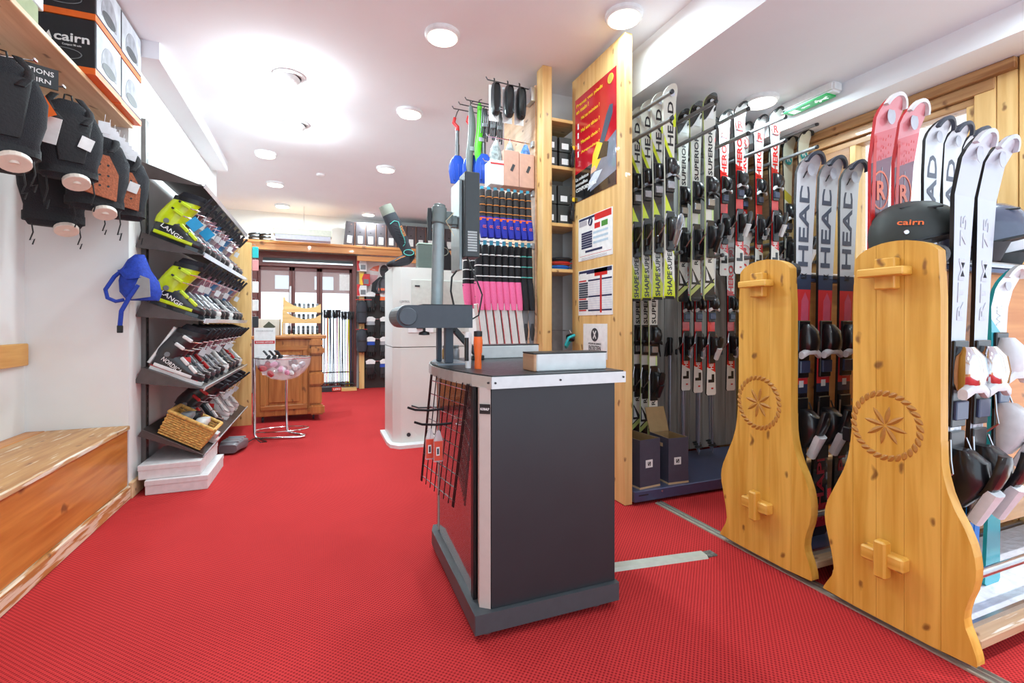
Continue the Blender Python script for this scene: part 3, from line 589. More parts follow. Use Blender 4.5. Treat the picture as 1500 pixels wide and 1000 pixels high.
part('rear_post', zpr([(.528, 2.29), (.545, 2.29), (.56, 2.345), (.54, 2.345)], .098, .872), BEI, t)
edge = [(1.106, 1.572), (.552, 1.572), (.515, 1.68), (.483, 1.82), (.462, 1.98), (.458, 2.10), (.472, 2.22), (.50, 2.33), (.54, 2.42), (.60, 2.49), (1.106, 2.49)]
ins = [(x-.004 if x > 1 else x+.006, y+.004 if y < 2 else y-.004) for x, y in edge]
part('counter_top', zpr(ins, .874, .912), AN, t)
rim = B()
for a, b_ in zip(edge, edge[1:]+edge[:1]):
    d = (Vector(b_)-Vector(a)).normalized(); p = Vector((d.y, -d.x))*.003
    rim.prism([Vector(a)+p, Vector(b_)+p, Vector(b_)-p, Vector(a)-p], lambda x, y, q: Vector((x, y, q)), .872, .914)
part('metal_rim', rim, ALU, t)
for p in ((.565, 1.5685), (.82, 1.5685), (1.095, 1.5685)): part('rim_screw', B().cyl((p[0], p[1], .893), (p[0], p[1]-.003, .893), .004, n=8), DARK, t)
part('screw_left', B().cyl((.545, 1.583, .893), (.541, 1.581, .893), .004, n=8), DARK, t)
RUB = M('black_rubber_mat', (40, 40, 42), .35, var=.3, scale=40, bump=.4)
mat_ = part('rubber_mat', zpr([(x*.995+.004, y) for x, y in ins], .9125, TOP), RUB, t)
# maker's plate on the corner post
d = Vector((.034, -.026, 0)).normalized(); nn = Vector((-.026, -.034, 0)).normalized(); c0 = Vector((.537, 1.5975, .80))
b = B()
for z in (-.017, .017): pass
q = [c0-d*.0195+nn*.001, c0+d*.0195+nn*.001]
b.add([q[0]+Vector((0, 0, -.017)), q[1]+Vector((0, 0, -.017)), q[1]+Vector((0, 0, .017)), q[0]+Vector((0, 0, .017)), *[p+nn*.002+Vector((0, 0, z)) for p, z in ((q[0], -.017), (q[1], -.017), (q[1], .017), (q[0], .017))]], [(3, 2, 1, 0), (4, 5, 6, 7), (0, 1, 5, 4), (1, 2, 6, 5), (2, 3, 7, 6), (3, 0, 4, 7)])
pl = part('maker_plate', b, BLACK, t)
letters('KORALP', .032, .009, d, (0, 0, 1), c0+nn*.0035, PAPER, pl, .02)
# items on the counter
WB = M('white_block_paint', (216, 220, 220), .5, var=.06, scale=20)
def block(x0, x1, y, l):
    t = thing('foam_block', l, 'block', (x0, y, TOP+.0005), group='white blocks on the counter')
    part('block', B().span((.012, 0, 0), (x1-x0, .11, .066)), WB, t, .004)
    part('black_top', B().span((.0, .002, .066), (x1-x0+.002, .108, .071)), BLACK, t)
    part('wooden_end', B().span((0, .002, 0), (.013, .108, .066)), wood('worn_block_end', (202, 160, 124), (168, 118, 84), 'y'), t, .003)
block(.745, 1.065, 1.64, 'white block with black top and a bare wooden end at the front of the counter')
block(.76, 1.10, 2.355, 'white block with black top along the back of the counter')
t = thing('waxing_tool', 'orange and black gripped tool standing upright on the counter', 'tool', (.59, 1.845, TOP))
part('orange_grip', B().lathe([(.014, 0), (.0145, .02), (.013, .04), (.0165, .08), (.0185, .105), (.017, .125), (.0165, .13)], n=16), ORANGE, t, smooth=True)
b = B()
for k in range(9): b.tube([(.0175*math.cos(a)*(.93+.012*k), .0175*math.sin(a)*(.93+.012*k), .062+k*.006+.006*(a+1.2)) for a in (-1.3, -.9, -.5, -.1, .3)], .0011, 5)
part('grip_ridges', b, ORANGE, t, kind='stuff')
part('black_cap', B().lathe([(.0165, .13), (.0175, .135), (.017, .152), (.001, .154)], n=16), BLACK, t, smooth=True)
t = thing('handheld_scraper', 'black and white handled scraper behind the orange tool', 'tool', (.567, 1.895, TOP))
part('white_handle', B().loft([sring((-.004, 0, z), ax, .014, (1, 0, 0), (0, 1, 0), 12, 3) for z, ax in ((0, .010), (.04, .012), (.10, .015), (.14, .013), (.148, .006))]), WHITE, t, smooth=True)
part('black_inlay', B().loft([sring((-.012, -.006, z), .008, .011, (1, 0, 0), (0, 1, 0), 10, 3) for z in (.03, .06, .10, .125)]), BLACK, t, smooth=True)
STG = M('stand_slate_grey', (66, 76, 88), .4, var=.04); STL = M('stand_light_grey', (146, 158, 160), .35, .3)
t = thing('arm_stand', 'slate grey twin post stand with round ended arm on the counter', 'stand', (0, 0, 0))
part('base_plate', zpr([(.475, 2.06), (.62, 2.06), (.62, 2.30), (.52, 2.34), (.478, 2.2)], TOP, TOP+.006), M('base_plate_steel', (150, 158, 166), .3, .7), t, .001)
part('front_post', B().span((.515, 2.085, TOP+.006), (.552, 2.12, 1.085)), STG, t, .003)
part('rear_post', B().span((.505, 2.2, TOP+.006), (.527, 2.23, 1.085)), STG, t, .003)
ax = B().prism([(.30+.0-.0, 0)]*0+[(.336+.048*math.cos(a*PI/12+PI/2), 1.13+.048*math.sin(a*PI/12+PI/2)) for a in range(13)]+[(.615, 1.082), (.615, 1.178)], lambda a, b_, q: Vector((a, q, b_)), 2.0, 2.24)
part('arm_housing', ax, M('arm_charcoal', (64, 70, 78), .42), t, .003)
part('end_disc', B().cyl((.334, 2.0, 1.13), (.334, 1.984, 1.13), .037, n=28), M('arm_disc', (74, 82, 90), .4), t, .003)
part('top_cover', B().span((.40, 2.01, 1.178), (.617, 2.23, 1.183)), BLACK, t)
part('clamp_knob', B().lathe([(.006, 0), (.006, -.014), (.022, -.018), (.024, -.03), (.001, -.032)], c=(.415, 2.06, 1.082), n=12), BLACK, t, smooth=True)
t2 = thing('pole_lamp', 'grey pole with clamp and side arm carrying a tall dark equipment box', 'equipment pole', (0, 0, 0))
part('pole', B().cyl((.512, 2.24, 1.1835), (.524, 2.25, 1.645), .0285, n=20), STL, t2, smooth=True)
part('clamp_collar', B().cyl((.518, 2.245, 1.575), (.5265, 2.251, 1.655), .036, n=20), M('collar_grey', (112, 124, 122), .4), t2, .003, True)
part('collar_cap', B().cyl((.5265, 2.251, 1.655), (.528, 2.252, 1.668), .028, n=20), M('collar_grey', (112, 124, 122), .4), t2, .002, True)
part('clamp_lever', B().loft([sring((.477, 2.24, 1.645-.05*k), .010+.003*(k % 2), .009, (1, 0, 0), (0, 1, 0), 10) for k in range(4)]), BLACK, t2, smooth=True)
part('side_arm', B().cyl((.545, 2.26, 1.615), (.625, 2.30, 1.60), .025, n=16).cyl((.57, 2.27, 1.58), (.572, 2.27, 1.64), .026, n=14), M('collar_grey', (112, 124, 122), .4), t2, .002, True)
part('arm_joint', B().box((.605, 2.29, 1.60), (.05, .06, .055)), M('collar_grey', (112, 124, 122), .4), t2, .012, seg=2)
part('mount_frame', B().span((.622, 2.24, 1.36), (.637, 2.40, 1.80)), STL, t2, .003)
part('equipment_box', B().span((.638, 2.20, 1.42), (.713, 2.30, 1.83)), M('box_dark_slate', (58, 64, 66), .45), t2, .004)
for k in range(8): part('vent_slat', B().span((.652, 2.197, 1.447+k*.0125), (.698, 2.2, 1.456+k*.0125)), M('vent_pale', (176, 182, 182), .4), t2)
part('cable', B().tube([(.66, 2.24, 1.42), (.70, 2.22, 1.32), (.725, 2.2, 1.24), (.70, 2.18, 1.14), (.62, 2.15, 1.10)], .004, 6), BLACK, t2, smooth=True)
part('rear_cable', B().tube([(.63, 2.3, 1.37), (.60, 2.3, 1.33), (.595, 2.3, 1.26), (.605, 2.28, 1.19)], .005, 6), BLACK, t2, smooth=True)
part('stay_string', B().tube([(.59, 2.22, 1.63), (.548, 2.21, 1.585), (.59, 2.22, 1.52)], .0016, 5), M('string_cream', (214, 200, 160), .8), t2)
# small jars behind the scraper
for k, (x, y, c, l) in enumerate(((.60, 2.42, M('wax_brass', (176, 146, 92), .3, .6), 'small brass capped jar at the back of the counter, left one'), (.655, 2.43, SILV, 'small silver capped jar at the back of the counter, right one'))):
    t = thing('wax_jar', l, 'jar', (x, y, TOP)); part('jar_body', B().lathe([(.018, 0), (.02, .01), (.02, .045), (.015, .055)], n=14), c, t, smooth=True); part('lid', B().cyl((0, 0, .055), (0, 0, .07), .017, n=14), GREY, t, .002)
t = thing('wax_clamp', 'dark slanted clamp bar leaning at the back of the counter', 'clamp', (.665, 2.29, TOP))
part('bar', B().box((.0, .02, .10), (.03, .03, .22), rot=Matrix.Rotation(-.75, 3, 'Y')), DARK, t, .004); part('jaw', B().box((-.07, .02, .165), (.05, .04, .05)), BLACK, t, .006); part('foot', B().box((.07, .02, .012), (.06, .05, .024)), BLACK, t, .003)
# wire grid hooked on the counter side
WR = M('black_wire', (34, 34, 36), .35, .4)
t = thing('wire_grid', 'black wire grid panel leaning on the left side of the counter', 'wire grid', (0, 0, 0))
def gp(u, v):
    # u along the counter side (0 front .. 1 back), v down (0 top .. 1 bottom)
    a = Vector((.503, 1.69, .868)); b_ = Vector((.448, 2.06, .868)); s_ = Vector((-.005, .19, -.50))
    return a+(b_-a)*u+s_*v
for k in range(8):
    for dd in ((0, 1) if k in (0, 7) else (0,)): part('upright_wire', B().tube([gp(k/7+dd*.03, -.02), gp(k/7+dd*.03, 1.02)], .0034 if k in (0, 7) else .0024, 6), WR, t)
for k in range(9): part('cross_wire', B().tube([gp(-.02, .03+k*.117), gp(1.04, .03+k*.117)], .0024, 6), CHROME if k < 9 else WR, t)
for k, (u, v) in enumerate(((.55, .24), (.3, .33))):
    p = gp(u, v); part('hook', B().tube([p, p+Vector((-.06, 0, -.002)), p+Vector((-.12, -.01, .006)), p+Vector((-.15, -.015, .018))], .005, 6), WR, t, smooth=True)
RP = M('red_blister_card', (216, 76, 50), .5); CLR = M('clear_blister', (235, 238, 240), .15, alpha=.35)
for k in range(2):
    p = gp(.42-.12*k, .36)
    t = thing('blister_pack', ['left', 'right'][k]+' red blister pack hanging from the wire grid hook', 'blister pack', p+Vector((-.075+.016*k, -.03, -.005)), .0, 'red packs on the wire grid')
    part('card', B().span((-.017, -.0085, -.115), (.016, .0085, -.04)), RP, t, .001); part('clear_bag', B().prism([(-.018, -.12), (.017, -.12), (.017, -.04), (.006, .0), (-.006, 0), (-.018, -.04)], lambda a, b_, q: Vector((a, q, b_)), -.007, .007), CLR, t)
    part('barcode_label', B().span((-.010, -.0097, -.095), (.003, -.0086, -.062)), PAPER, t); part('barcode', B().span((-.007, -.0105, -.09), (.0, -.0097, -.067)), DARK, t)
# ================================================================== tall white machine behind
MW = M('machine_white', (222, 222, 216), .35, var=.02, scale=5); 
t = thing('white_machine', 'tall white workshop cabinet machine behind the counter', 'machine', (.60, 4.35, 0))
def zp2(pts, z0, z1): return zpr(pts, z0, z1)
part('foot_plate', zp2([(-.045, .10), (-.03, -.02), (.04, -.10), (.62, -.10), (.70, .0), (.70, .62), (-.045, .62)], 0, .03), WHITE, t, .006)
part('lower_cabinet', zp2([(0, .06), (.07, 0), (.70, 0), (.70, .6), (0, .6)], .03, .885), MW, t, .006)
part('upper_cabinet', zp2([(0, .06), (.07, 0), (.70, 0), (.70, .6), (0, .6)], .892, 1.61), MW, t, .006)
part('door', B().span((.16, -.006, 1.02), (.66, .0, 1.50)), M('machine_door', (206, 208, 200), .35), t, .003)
part('lock', B().span((.19, -.01, 1.435), (.235, -.005, 1.45)), DARK, t)
part('control_plate', B().span((.13, -.008, 1.02), (.36, -.006, 1.13)), WHITE, t, .001)
part('black_handle', B().span((.20, -.03, 1.055), (.27, -.008, 1.075)), BLACK, t, .006)
part('rubber_plug', B().cyl((.135, -.002, .10), (.135, -.008, .10), .018, n=14), DARK, t)
part('power_cable', B().tube([(.16, -.005, .36), (.22, -.02, .34), (.5, -.03, .33)], .007, 6), BLACK, t, smooth=True)
letters('CONTROL', .09, .02, (1, 0, 0), (0, 0, 1), (.10, -.0015, 1.30), GREY, t, 0)
# sock on a foot form, standing on the machine
SK = M('sock_charcoal', (54, 56, 62), .9, bump=.3, scale=160, var=.15); SKD = M('sock_black', (32, 32, 36), .9, bump=.3, scale=160); SKT = M('sock_turquoise', (88, 180, 170), .8); SKO = M('sock_orange', (222, 138, 62), .8); SKG = M('sock_grey_top', (134, 136, 124), .9)
t = thing('sock_display', 'charcoal ski sock with turquoise lines on a foot form atop the white machine', 'sock', (.72, 4.42, 1.61))
X = (1, 0, 0); Yv = (0, 1, 0)
P = [(-.155, .02, .02), (-.13, .035, .032), (-.07, .05, .042), (-.02, .075, .052), (.02, .095, .058)]
part('foot', B().loft([sring((x, 0, z), ry, .040, (.35*0+0, 0, 1), Yv, 16, 2.2) for x, z, ry in [(-.165, .022, .012), (-.15, .026, .022), (-.10, .04, .034), (-.04, .062, .050), (.02, .09, .062), (.055, .11, .055), (.075, .12, .03)]]), SK, t, smooth=True)
leg = [(.03, .10, .052), (.005, .17, .047), (-.03, .24, .056), (-.075, .33, .066), (-.12, .42, .068), (-.15, .48, .062)]
nrm = Vector((.9, 0, .42))
part('leg', B().loft([sring((x, 0, z), a, a*.85, nrm, Yv, 18, 2.1) for x, z, a in leg]), SK, t, smooth=True)
part('grey_top', B().loft([sring((x, 0, z), a, a*.85, nrm, Yv, 18, 2.1) for x, z, a in ((-.148, .475, .064), (-.165, .512, .062), (-.185, .552, .058))]), SKG, t, smooth=True)
part('toe_cap', B().loft([sring((x, 0, z), ry*1.04, .0415, (0, 0, 1), Yv, 16, 2.2) for x, z, ry in [(-.167, .022, .012), (-.15, .026, .022), (-.12, .034, .0295)]]), SKD, t, smooth=True)
part('heel_patch', B().loft([sring((x, 0, z), ry*1.03, .0405, (0, 0, 1), Yv, 16, 2.2) for x, z, ry in [(.03, .095, .062), (.055, .11, .055), (.077, .12, .03)]]), SKD, t, smooth=True)
part('turquoise_line', B().tube([(-.145, -.052, .38), (-.11, -.058, .41), (-.075, -.058, .405), (-.06, -.056, .36), (-.045, -.054, .31), (-.02, -.05, .26), (-.012, -.048, .215), (-.03, -.046, .19)], .004, 6), SKT, t, smooth=True)
part('ankle_ring', B().tube([(.02+.045*math.cos(a*PI/8), -.05, .135+.026*math.sin(a*PI/8)) for a in range(17)], .004, 6), SKT, t, smooth=True)
part('orange_line', B().tube([(-.10, -.040, .055), (-.05, -.045, .085), (-.01, -.048, .10)], .0035, 6), SKO, t, smooth=True)
for k in range(7): part('shin_rib', B().tube([(-.12+.013*k, -.053, .37-.025*k), (-.08+.013*k, -.058, .36-.025*k)], .0025, 5), SKD, t)
letters('SIDAS', .10, .022, (-.40, 0, .91), (-.91, 0, -.40), (-.035, -.062, .325), SKO, t, .01)
t = thing('grey_case', 'dark green grey case standing on the white machine', 'case', (.86, 4.55, 1.61)); part('case_body', B().span((0, 0, 0), (.20, .12, .25)), M('case_green_grey', (84, 92, 86), .5), t, .006); part('lid_edge', B().span((-.003, -.003, .25), (.203, .123, .262)), M('case_edge', (176, 190, 176), .5), t, .003)
t = thing('loose_sock', 'black folded sock hanging beside the pole', 'sock', (.93, 4.0, 1.86)); part('sock_body', B().loft([sring((.01*k, 0, -.05*k), .03+.012*min(k, 4), .03, X, Yv, 12) for k in range(7)]), SKD, t, smooth=True); part('ring_pattern', B().tube([(.045*math.cos(a*PI/7)+.03, -.032, -.15+.035*math.sin(a*PI/7)) for a in range(15)], .004, 5), SKG, t); part('hanger', B().tube([(0, 0, 0), (.0, 0, .06), (.06, -.2, .08), (.5, -.45, .08)], .004, 5), CHROME, t)
# ================================================================== poster board, shelf niche and hanging display
t = thing('poster_board', 'tall pale pine board end covered with posters beside the ski rack', 'board', (1.70, 2.42, 0))
part('left_plank', B().span((0, .335, .003), (.055, .65, 2.86)), PALE, t, .003)
part('right_plank', B().span((0, .0, .003), (.055, .334, 2.86)), PALE, t, .003)
# posters face -X: u to the viewer's right = -Y
def sheet(name, label, y0, y1, z0, z1, mat):
    t = thing(name, label, 'poster', (1.699, y1, z0)); part('paper', B().span((-.002, y0-y1, 0), (0, 0, z1-z0)), mat, t); return t, y1-y0, z1-z0
def rect(t, u0, u1, v0, v1, mat, W_, H_, name='print', lift=.0027):
    part(name, B().span((-lift, -u1*W_, v0*H_), (-lift+.0008, -u0*W_, v1*H_)), mat, t)
def pword(t, s, u, v, w, h, mat, W_, H_, bold=.01, slope=0, lift=.0034):
    letters(s, w, h, (0, -1, slope), (0, -slope, 1), (-lift, -u*W_, v*H_), mat, t, bold)
PRED = M('poster_red', (190, 22, 40), .15, var=.12, scale=5, coat=.8); PBLK = M('poster_black', (22, 22, 26), .2, coat=.8); PGRY = M('poster_ice_grey', (120, 128, 146), .2, coat=.8, var=.2, scale=8); NAVY = M('print_navy', (36, 44, 84), .5)
t, W_, H_ = sheet('poster', 'glossy red poster with yellow lettering and a snowboarder, top of the board', 2.505, 3.02, 1.965, 2.698, PRED)
tri = lambda pts, lift: B().prism([(u*W_, v*H_) for u, v in pts], lambda a, b_, q: Vector((q, -a, b_)), -lift, -lift+.0008)
part('black_field', tri([(0, 0), (1, 0), (1, .13), (.6, .3), (0, .27)], .0026), PBLK, t)
part('grey_snow', tri([(.40, .04), (1, .12), (1, .46), (.62, .36), (.42, .25)], .0031), PGRY, t)
part('snowboard_print', tri([(.62, .42), (.72, .40), (.92, .62), (.93, .70), (.86, .71), (.78, .64)], .0036), M('print_slate', (70, 84, 104), .2), t)
part('rider_print', tri([(.44, .24), (.56, .22), (.72, .33), (.70, .42), (.58, .46), (.47, .36)], .0041), YELLOW, t)
part('rider_shadow', tri([(.58, .3), (.80, .28), (.84, .40), (.72, .43)], .0045), PBLK, t)
part('rider_glove', tri([(.42, .20), (.56, .21), (.52, .26), (.44, .25)], .0046), M('print_skin', (226, 180, 150), .4), t)
part('ice_swirl', tri([(.34, .06), (.55, .10), (.70, .19), (.52, .20), (.38, .14)], .0046), M('print_ice', (206, 214, 226), .3), t)
pword(t, 'Prenez vos pieds', .37, .925, .34, .032, YELLOW, W_, H_, .02); pword(t, 'en main !', .2, .87, .17, .03, YELLOW, W_, H_, .02)
for v, s_ in ((.785, 'Mal au maintien ?'), (.665, 'Mal aux tibias ?'), (.555, 'Mauvais choix ?'), (.455, 'Ampoules ?')): pword(t, s_, .40, v, .24, .024, YELLOW, W_, H_, .01)
for v in (.72, .63, .53, .45): rect(t, .07, .10, v-.02, v+.035, PAPER, W_, H_, 'white_mark')
pword(t, 'La solution', .2, .215, .17, .024, PAPER, W_, H_, .0, 0, .006); pword(t, 'semelles', .19, .165, .16, .024, PAPER, W_, H_, .0, 0, .006); pword(t, "CONFORM'ABLE", .3, .11, .27, .028, PAPER, W_, H_, .02, 0, .006)
part('round_seal', B().cyl((-.003, -.88*W_, .93*H_), (-.0045, -.88*W_, .93*H_), .032, n=20), M('seal_olive', (178, 160, 70), .4), t); part('seal_ring', B().loft([[Vector((-x_, -.88*W_+r_*math.cos(a*PI/10), .93*H_+r_*math.sin(a*PI/10))) for a in range(20)] for r_, x_ in ((.026, .0046), (.026, .0052), (.029, .0052), (.029, .0046))], close=True), YELLOW, t)
t, W_, H_ = sheet('price_list', 'white price list with red and green boxes below the red poster', 2.545, 2.972, 1.537, 1.836, PAPER)
rect(t, .02, .5, .93, .98, NAVY, W_, H_); rect(t, .5, .97, .84, .985, RED, W_, H_); rect(t, .03, .27, .80, .92, M('print_greyband', (180, 176, 184), .5), W_, H_)
part('round_logo', B().cyl((-.0025, -.38*W_, .85*H_), (-.004, -.38*W_, .85*H_), .028, n=20), NAVY, t); part('logo_spanner', B().box((-.0044, -.38*W_, .85*H_), (.0008, .008, .036), rot=Matrix.Rotation(.5, 3, 'X')), PAPER, t)
rect(t, .50, .66, .66, .78, RED, W_, H_, 'red_box'); rect(t, .70, .87, .66, .78, M('print_green', (70, 140, 50), .5), W_, H_, 'green_box')
for k in range(7): rect(t, .10, .43, .60-.055*k, .645-.055*k, NAVY, W_, H_, 'dark_row')
for k in range(3): rect(t, .46, .88, .55-.11*k, .60-.11*k, M('print_paleblue', (186, 206, 220), .5), W_, H_, 'pale_row')
rect(t, .22, .72, .17, .22, NAVY, W_, H_, 'footer_bar'); rect(t, .05, .97, .10, .108, RED, W_, H_, 'red_rule')
for k in range(3): rect(t, .1, .85, .055-.02*k, .062-.02*k, M('print_greyband', (180, 176, 184), .5), W_, H_, 'text_line')
t, W_, H_ = sheet('price_list', 'white price table with a red column, second sheet on the board', 2.545, 2.972, 1.158, 1.47, PAPER)
rect(t, .02, .98, .90, .985, NAVY, W_, H_); rect(t, .50, .86, .83, .985, RED, W_, H_); rect(t, .03, .26, .84, .93, PAPER, W_, H_, 'white_box', .0032)
for k in range(14):
    if k in (0, 8, 13): rect(t, .02, .25, .745-.05*k, .775-.05*k, RED, W_, H_, 'red_row')
    else: rect(t, .02, .30, .735-.05*k, .775-.05*k, M('print_slate2', (60, 68, 84), .5), W_, H_, 'dark_row')
    rect(t, .31, .98, .737-.05*k, .772-.05*k, NAVY if k in (0, 7, 13) else M('print_paleline', (222, 224, 230), .5), W_, H_, 'table_row')
rect(t, .66, .71, .05, .83, RED, W_, H_, 'red_column', .0033)
t, W_, H_ = sheet('notice', 'white service notice with a round spanner symbol, lowest on the board', 2.607, 2.905, .87, 1.10, PAPER)
t['category'] = 'notice'
part('round_symbol', B().cyl((-.0022, -.5*W_, .68*H_), (-.0035, -.5*W_, .68*H_), .045, n=24), M('symbol_slate', (62, 66, 72), .5), t)
for s_ in (-.6, .6): part('tool_symbol', B().box((-.004, -.5*W_, .68*H_), (.0008, .010, .062), rot=Matrix.Rotation(s_, 3, 'X')), PAPER, t)
pword(t, 'ENTRETIEN', .5, .29, .15, .032, DARK, W_, H_, .005); pword(t, 'ATELIER DE SERVICE', .5, .42, .16, .012, DARK, W_, H_, 0); pword(t, 'DE LA SEMAINE', .5, .15, .14, .014, DARK, W_, H_, 0)
# niche with shelves between the post and the board
t = thing('niche_shelving', 'pine shelving niche between the tall post and the poster board', 'shelving', (1.43, 3.0, 0))
part('post', B().span((0, 0, 0), (.072, .10, 2.898)), PALE, t, .004)
part('back_panel', B().span((.072, .33, 0), (.33, .345, 2.55)), M('niche_back', (160, 154, 148), .7), t)
for z in (2.55, 2.21, 1.80, 1.47): part('shelf_board', B().span((.074, .06, z), (.33, .33, z+.024)), PALEX, t, .003)
for k, (x, z, h_) in enumerate(((1.535, 2.234, .11), (1.65, 2.234, .11), (1.535, 2.345, .11), (1.65, 2.345, .11), (1.53, 1.824, .14), (1.64, 1.824, .14), (1.53, 1.965, .14), (1.64, 1.965, .14))):
    t = thing('accessory_box', ['left lower', 'right lower', 'left upper', 'right upper'][k % 4]+' black carton with white label on the '+('top' if k < 4 else 'middle')+' niche shelf', 'box', (x, 3.08, z), group='black cartons in the niche')
    part('carton', B().span((-.05, 0, 0), (.05, .2, h_-.004)), M('carton_black', (58, 60, 58), .5), t, .003); part('white_label', B().span((-.03, -.0015, .02), (.025, 0, .062)), PAPER, t)
    if k < 2: pass
for k, (x, z, l) in enumerate(((1.685, 2.30, 'black hanging strap bundle beside the upper niche cartons'), (1.685, 1.93, 'black hanging strap bundle beside the middle niche cartons'))):
    t = thing('strap_bundle', l, 'strap', (x, 3.035, z)); part('coil', B().tube([(.012*math.cos(a*.9), .012*math.sin(a*1.1), .07*math.sin(a*.55)-.02*k) for a in range(20)], .008, 6), BLACK, t, smooth=True); part('clip', B().box((0, -.012, .06), (.02, .012, .03)), YELLOW, t, .003); part('hook', B().tube([(0, 0, .06), (0, .01, .10), (0, .05, .10)], .003, 5), CHROME, t)
for k, (c_, l) in enumerate(((BLUE, 'blue folded neck warmer on the lowest niche shelf'), (RED, 'red folded neck warmer on the blue one'), (BLACK, 'black folded neck warmer on top in the niche'))):
    t = thing('folded_cloth', l, 'clothing', (1.62+.01*k, 3.17, 1.494+.03*k), group='folded cloths in the niche'); part('cloth', B().loft([sring((0, 0, .002+.013*q), .085*(1-.12*abs(q-1)), .10, (1, 0, 0), (0, 1, 0), 14, 3) for q in range(3)]), M('cloth_%d' % k, [(36, 120, 190), (180, 60, 40), (36, 36, 42)][k], .9, bump=.4, scale=60), t, smooth=True); part('fold_line', B().tube([(-.07, -.098, .014), (.0, -.101, .017), (.07, -.098, .014)], .004, 5), c_, t)
t = thing('rose_packet', 'pale pink packet standing on the lowest niche shelf', 'packet', (1.528, 3.12, 1.494)); part('packet', B().span((-.02, 0, 0), (.025, .06, .13)), M('rose_packet', (220, 176, 176), .6), t, .006); part('seal', B().span((-.02, .028, .13), (.025, .032, .15)), M('rose_packet', (220, 176, 176), .6), t)
t = thing('goggles', 'black goggles with teal strap low in the niche', 'goggles', (1.665, 3.02, 1.0)); part('lens', B().loft([sring((-.01*k, 0, 0), .03-.004*k, .05-.004*k, (0, 0, 1), (0, 1, 0), 14, 3) for k in range(3)]), BLACK, t, smooth=True); part('strap', B().tube([(0, .05, 0), (.02, .06, -.03), (-.03, .02, -.07), (-.06, -.03, -.05), (-.05, -.05, .0), (0, -.05, .02)], .010, 6), TEAL, t, smooth=True); part('hook', B().tube([(0, 0, .03), (0, .02, .05), (0, .3, .05)], .004, 5), CHROME, t)
# hanging display: pine back panel facing -X, rods along -X
t = thing('rod_display', 'pine display wall with steel rods left of the post', 'display', (1.43, 3.1, 0))
part('board', B().span((-.012, 0, .02), (.0, .62, 2.80)), wood('pinkish_ply', (222, 182, 146), (200, 156, 118), 'y'), t)
RODS = [(3.13, 2.775, .36), (3.13, 2.385, .36), (3.13, 2.03, .42), (3.13, 1.655, .42), (3.13, 1.26, .44), (3.38, 2.71, .40), (3.55, 2.77, .44), (3.66, 2.78, .46), (3.44, 2.76, .42), (3.38, 2.30, .3)]
for y, z, l in RODS:
    rd = part('rod', B().tube([(-.012, y-3.1, z), (-l, y-3.1, z+.012), (-l-.012, y-3.1, z+.03)], .004, 6), CHROME if z < 2.6 else DARK, t, smooth=True)
    part('bracket', B().span((-.03, y-3.1-.02, z-.02), (-.012, y-3.1+.02, z+.02)), SILV, rd, .002)
part('bracket_strip', B().span((-.05, -.01, 2.68), (-.012, .10, 2.78)), STEEL, t, .003)
def hang(name, label, cat, x, y, z, group=None): return thing(name, label, cat, (x, y, z), group=group)
# black helmet cases
for k, x in enumerate((1.12, 1.22, 1.31)):
    t = hang('hard_case', ['left', 'middle', 'right'][k]+' black oval case with white backing on the top rod', 'case', x, 3.13, 2.79, 'oval cases on the top rod')
    part('shell', B().loft([sring((0, -.062+.004*abs(q-3), -.13+.0*q), .030-.006*(abs(q-3) > 2), .115-.01*abs(q-3), (1, 0, 0), (0, 0, 1), 18, 3.5) for q in range(1)]+[sring((0, -.062+.022*q, -.14), (.026, .033, .034, .026)[q], (.10, .115, .115, .10)[q], (1, 0, 0), (0, 0, 1), 18, 3.2) for q in range(4)]), BLACK, t, smooth=True)
    part('white_card', B().span((-.036, .008, -.28), (.036, .012, -.03)), WHITE, t, .002); part('hook', B().tube([(0, 0, -.02), (0, 0, .012), (0, .008, .018)], .005, 6), DARK, t)
# shovels
for k, (x, y, z, c1, l) in enumerate(((1.0, 3.66, 2.62, RED, 'blue bladed shovel with red grip, leftmost on the display'), (1.08, 3.55, 2.60, RED, 'blue bladed shovel with red grip behind the green one'), (1.145, 3.44, 2.58, RED, 'blue bladed shovel with red grip nearest the boxes'))):
    t = hang('snow_shovel', l, 'shovel', x, y, z, 'avalanche shovels')
    part('grip', B().tube([(-.02, 0, .10), (-.03, 0, .06), (0, 0, .03), (.0, 0, .0)], [.012, .014, .016, .017], 10), c1, t, smooth=True)
    part('shaft', B().cyl((0, 0, 0), (0, 0, -.12), .014, n=12).cyl((0, 0, -.11), (0, 0, -.22), .017, n=12), M('shaft_grey', (96, 96, 98), .4, .5), t, smooth=True)
    part('blade', B().loft([sring((0, -.01-.02*math.sin(q*.5), -.20-.045*q), (.025, .06, .075, .078, .07, .06)[q], .008, (1, 0, 0), (0, 1, 0), 14, 4) for q in range(6)]), BLUE, t, smooth=True)
    for q in (-.05, 0, .05): part('blade_rib', B().tube([(q*.7, -.034, -.27), (q*.7, -.04, -.40)], .005, 6), BLUE, t)
    part('hook', B().tube([(-.02, 0, .09), (.0, 0, .15), (.012, 0, .17)], .004, 5), DARK, t)
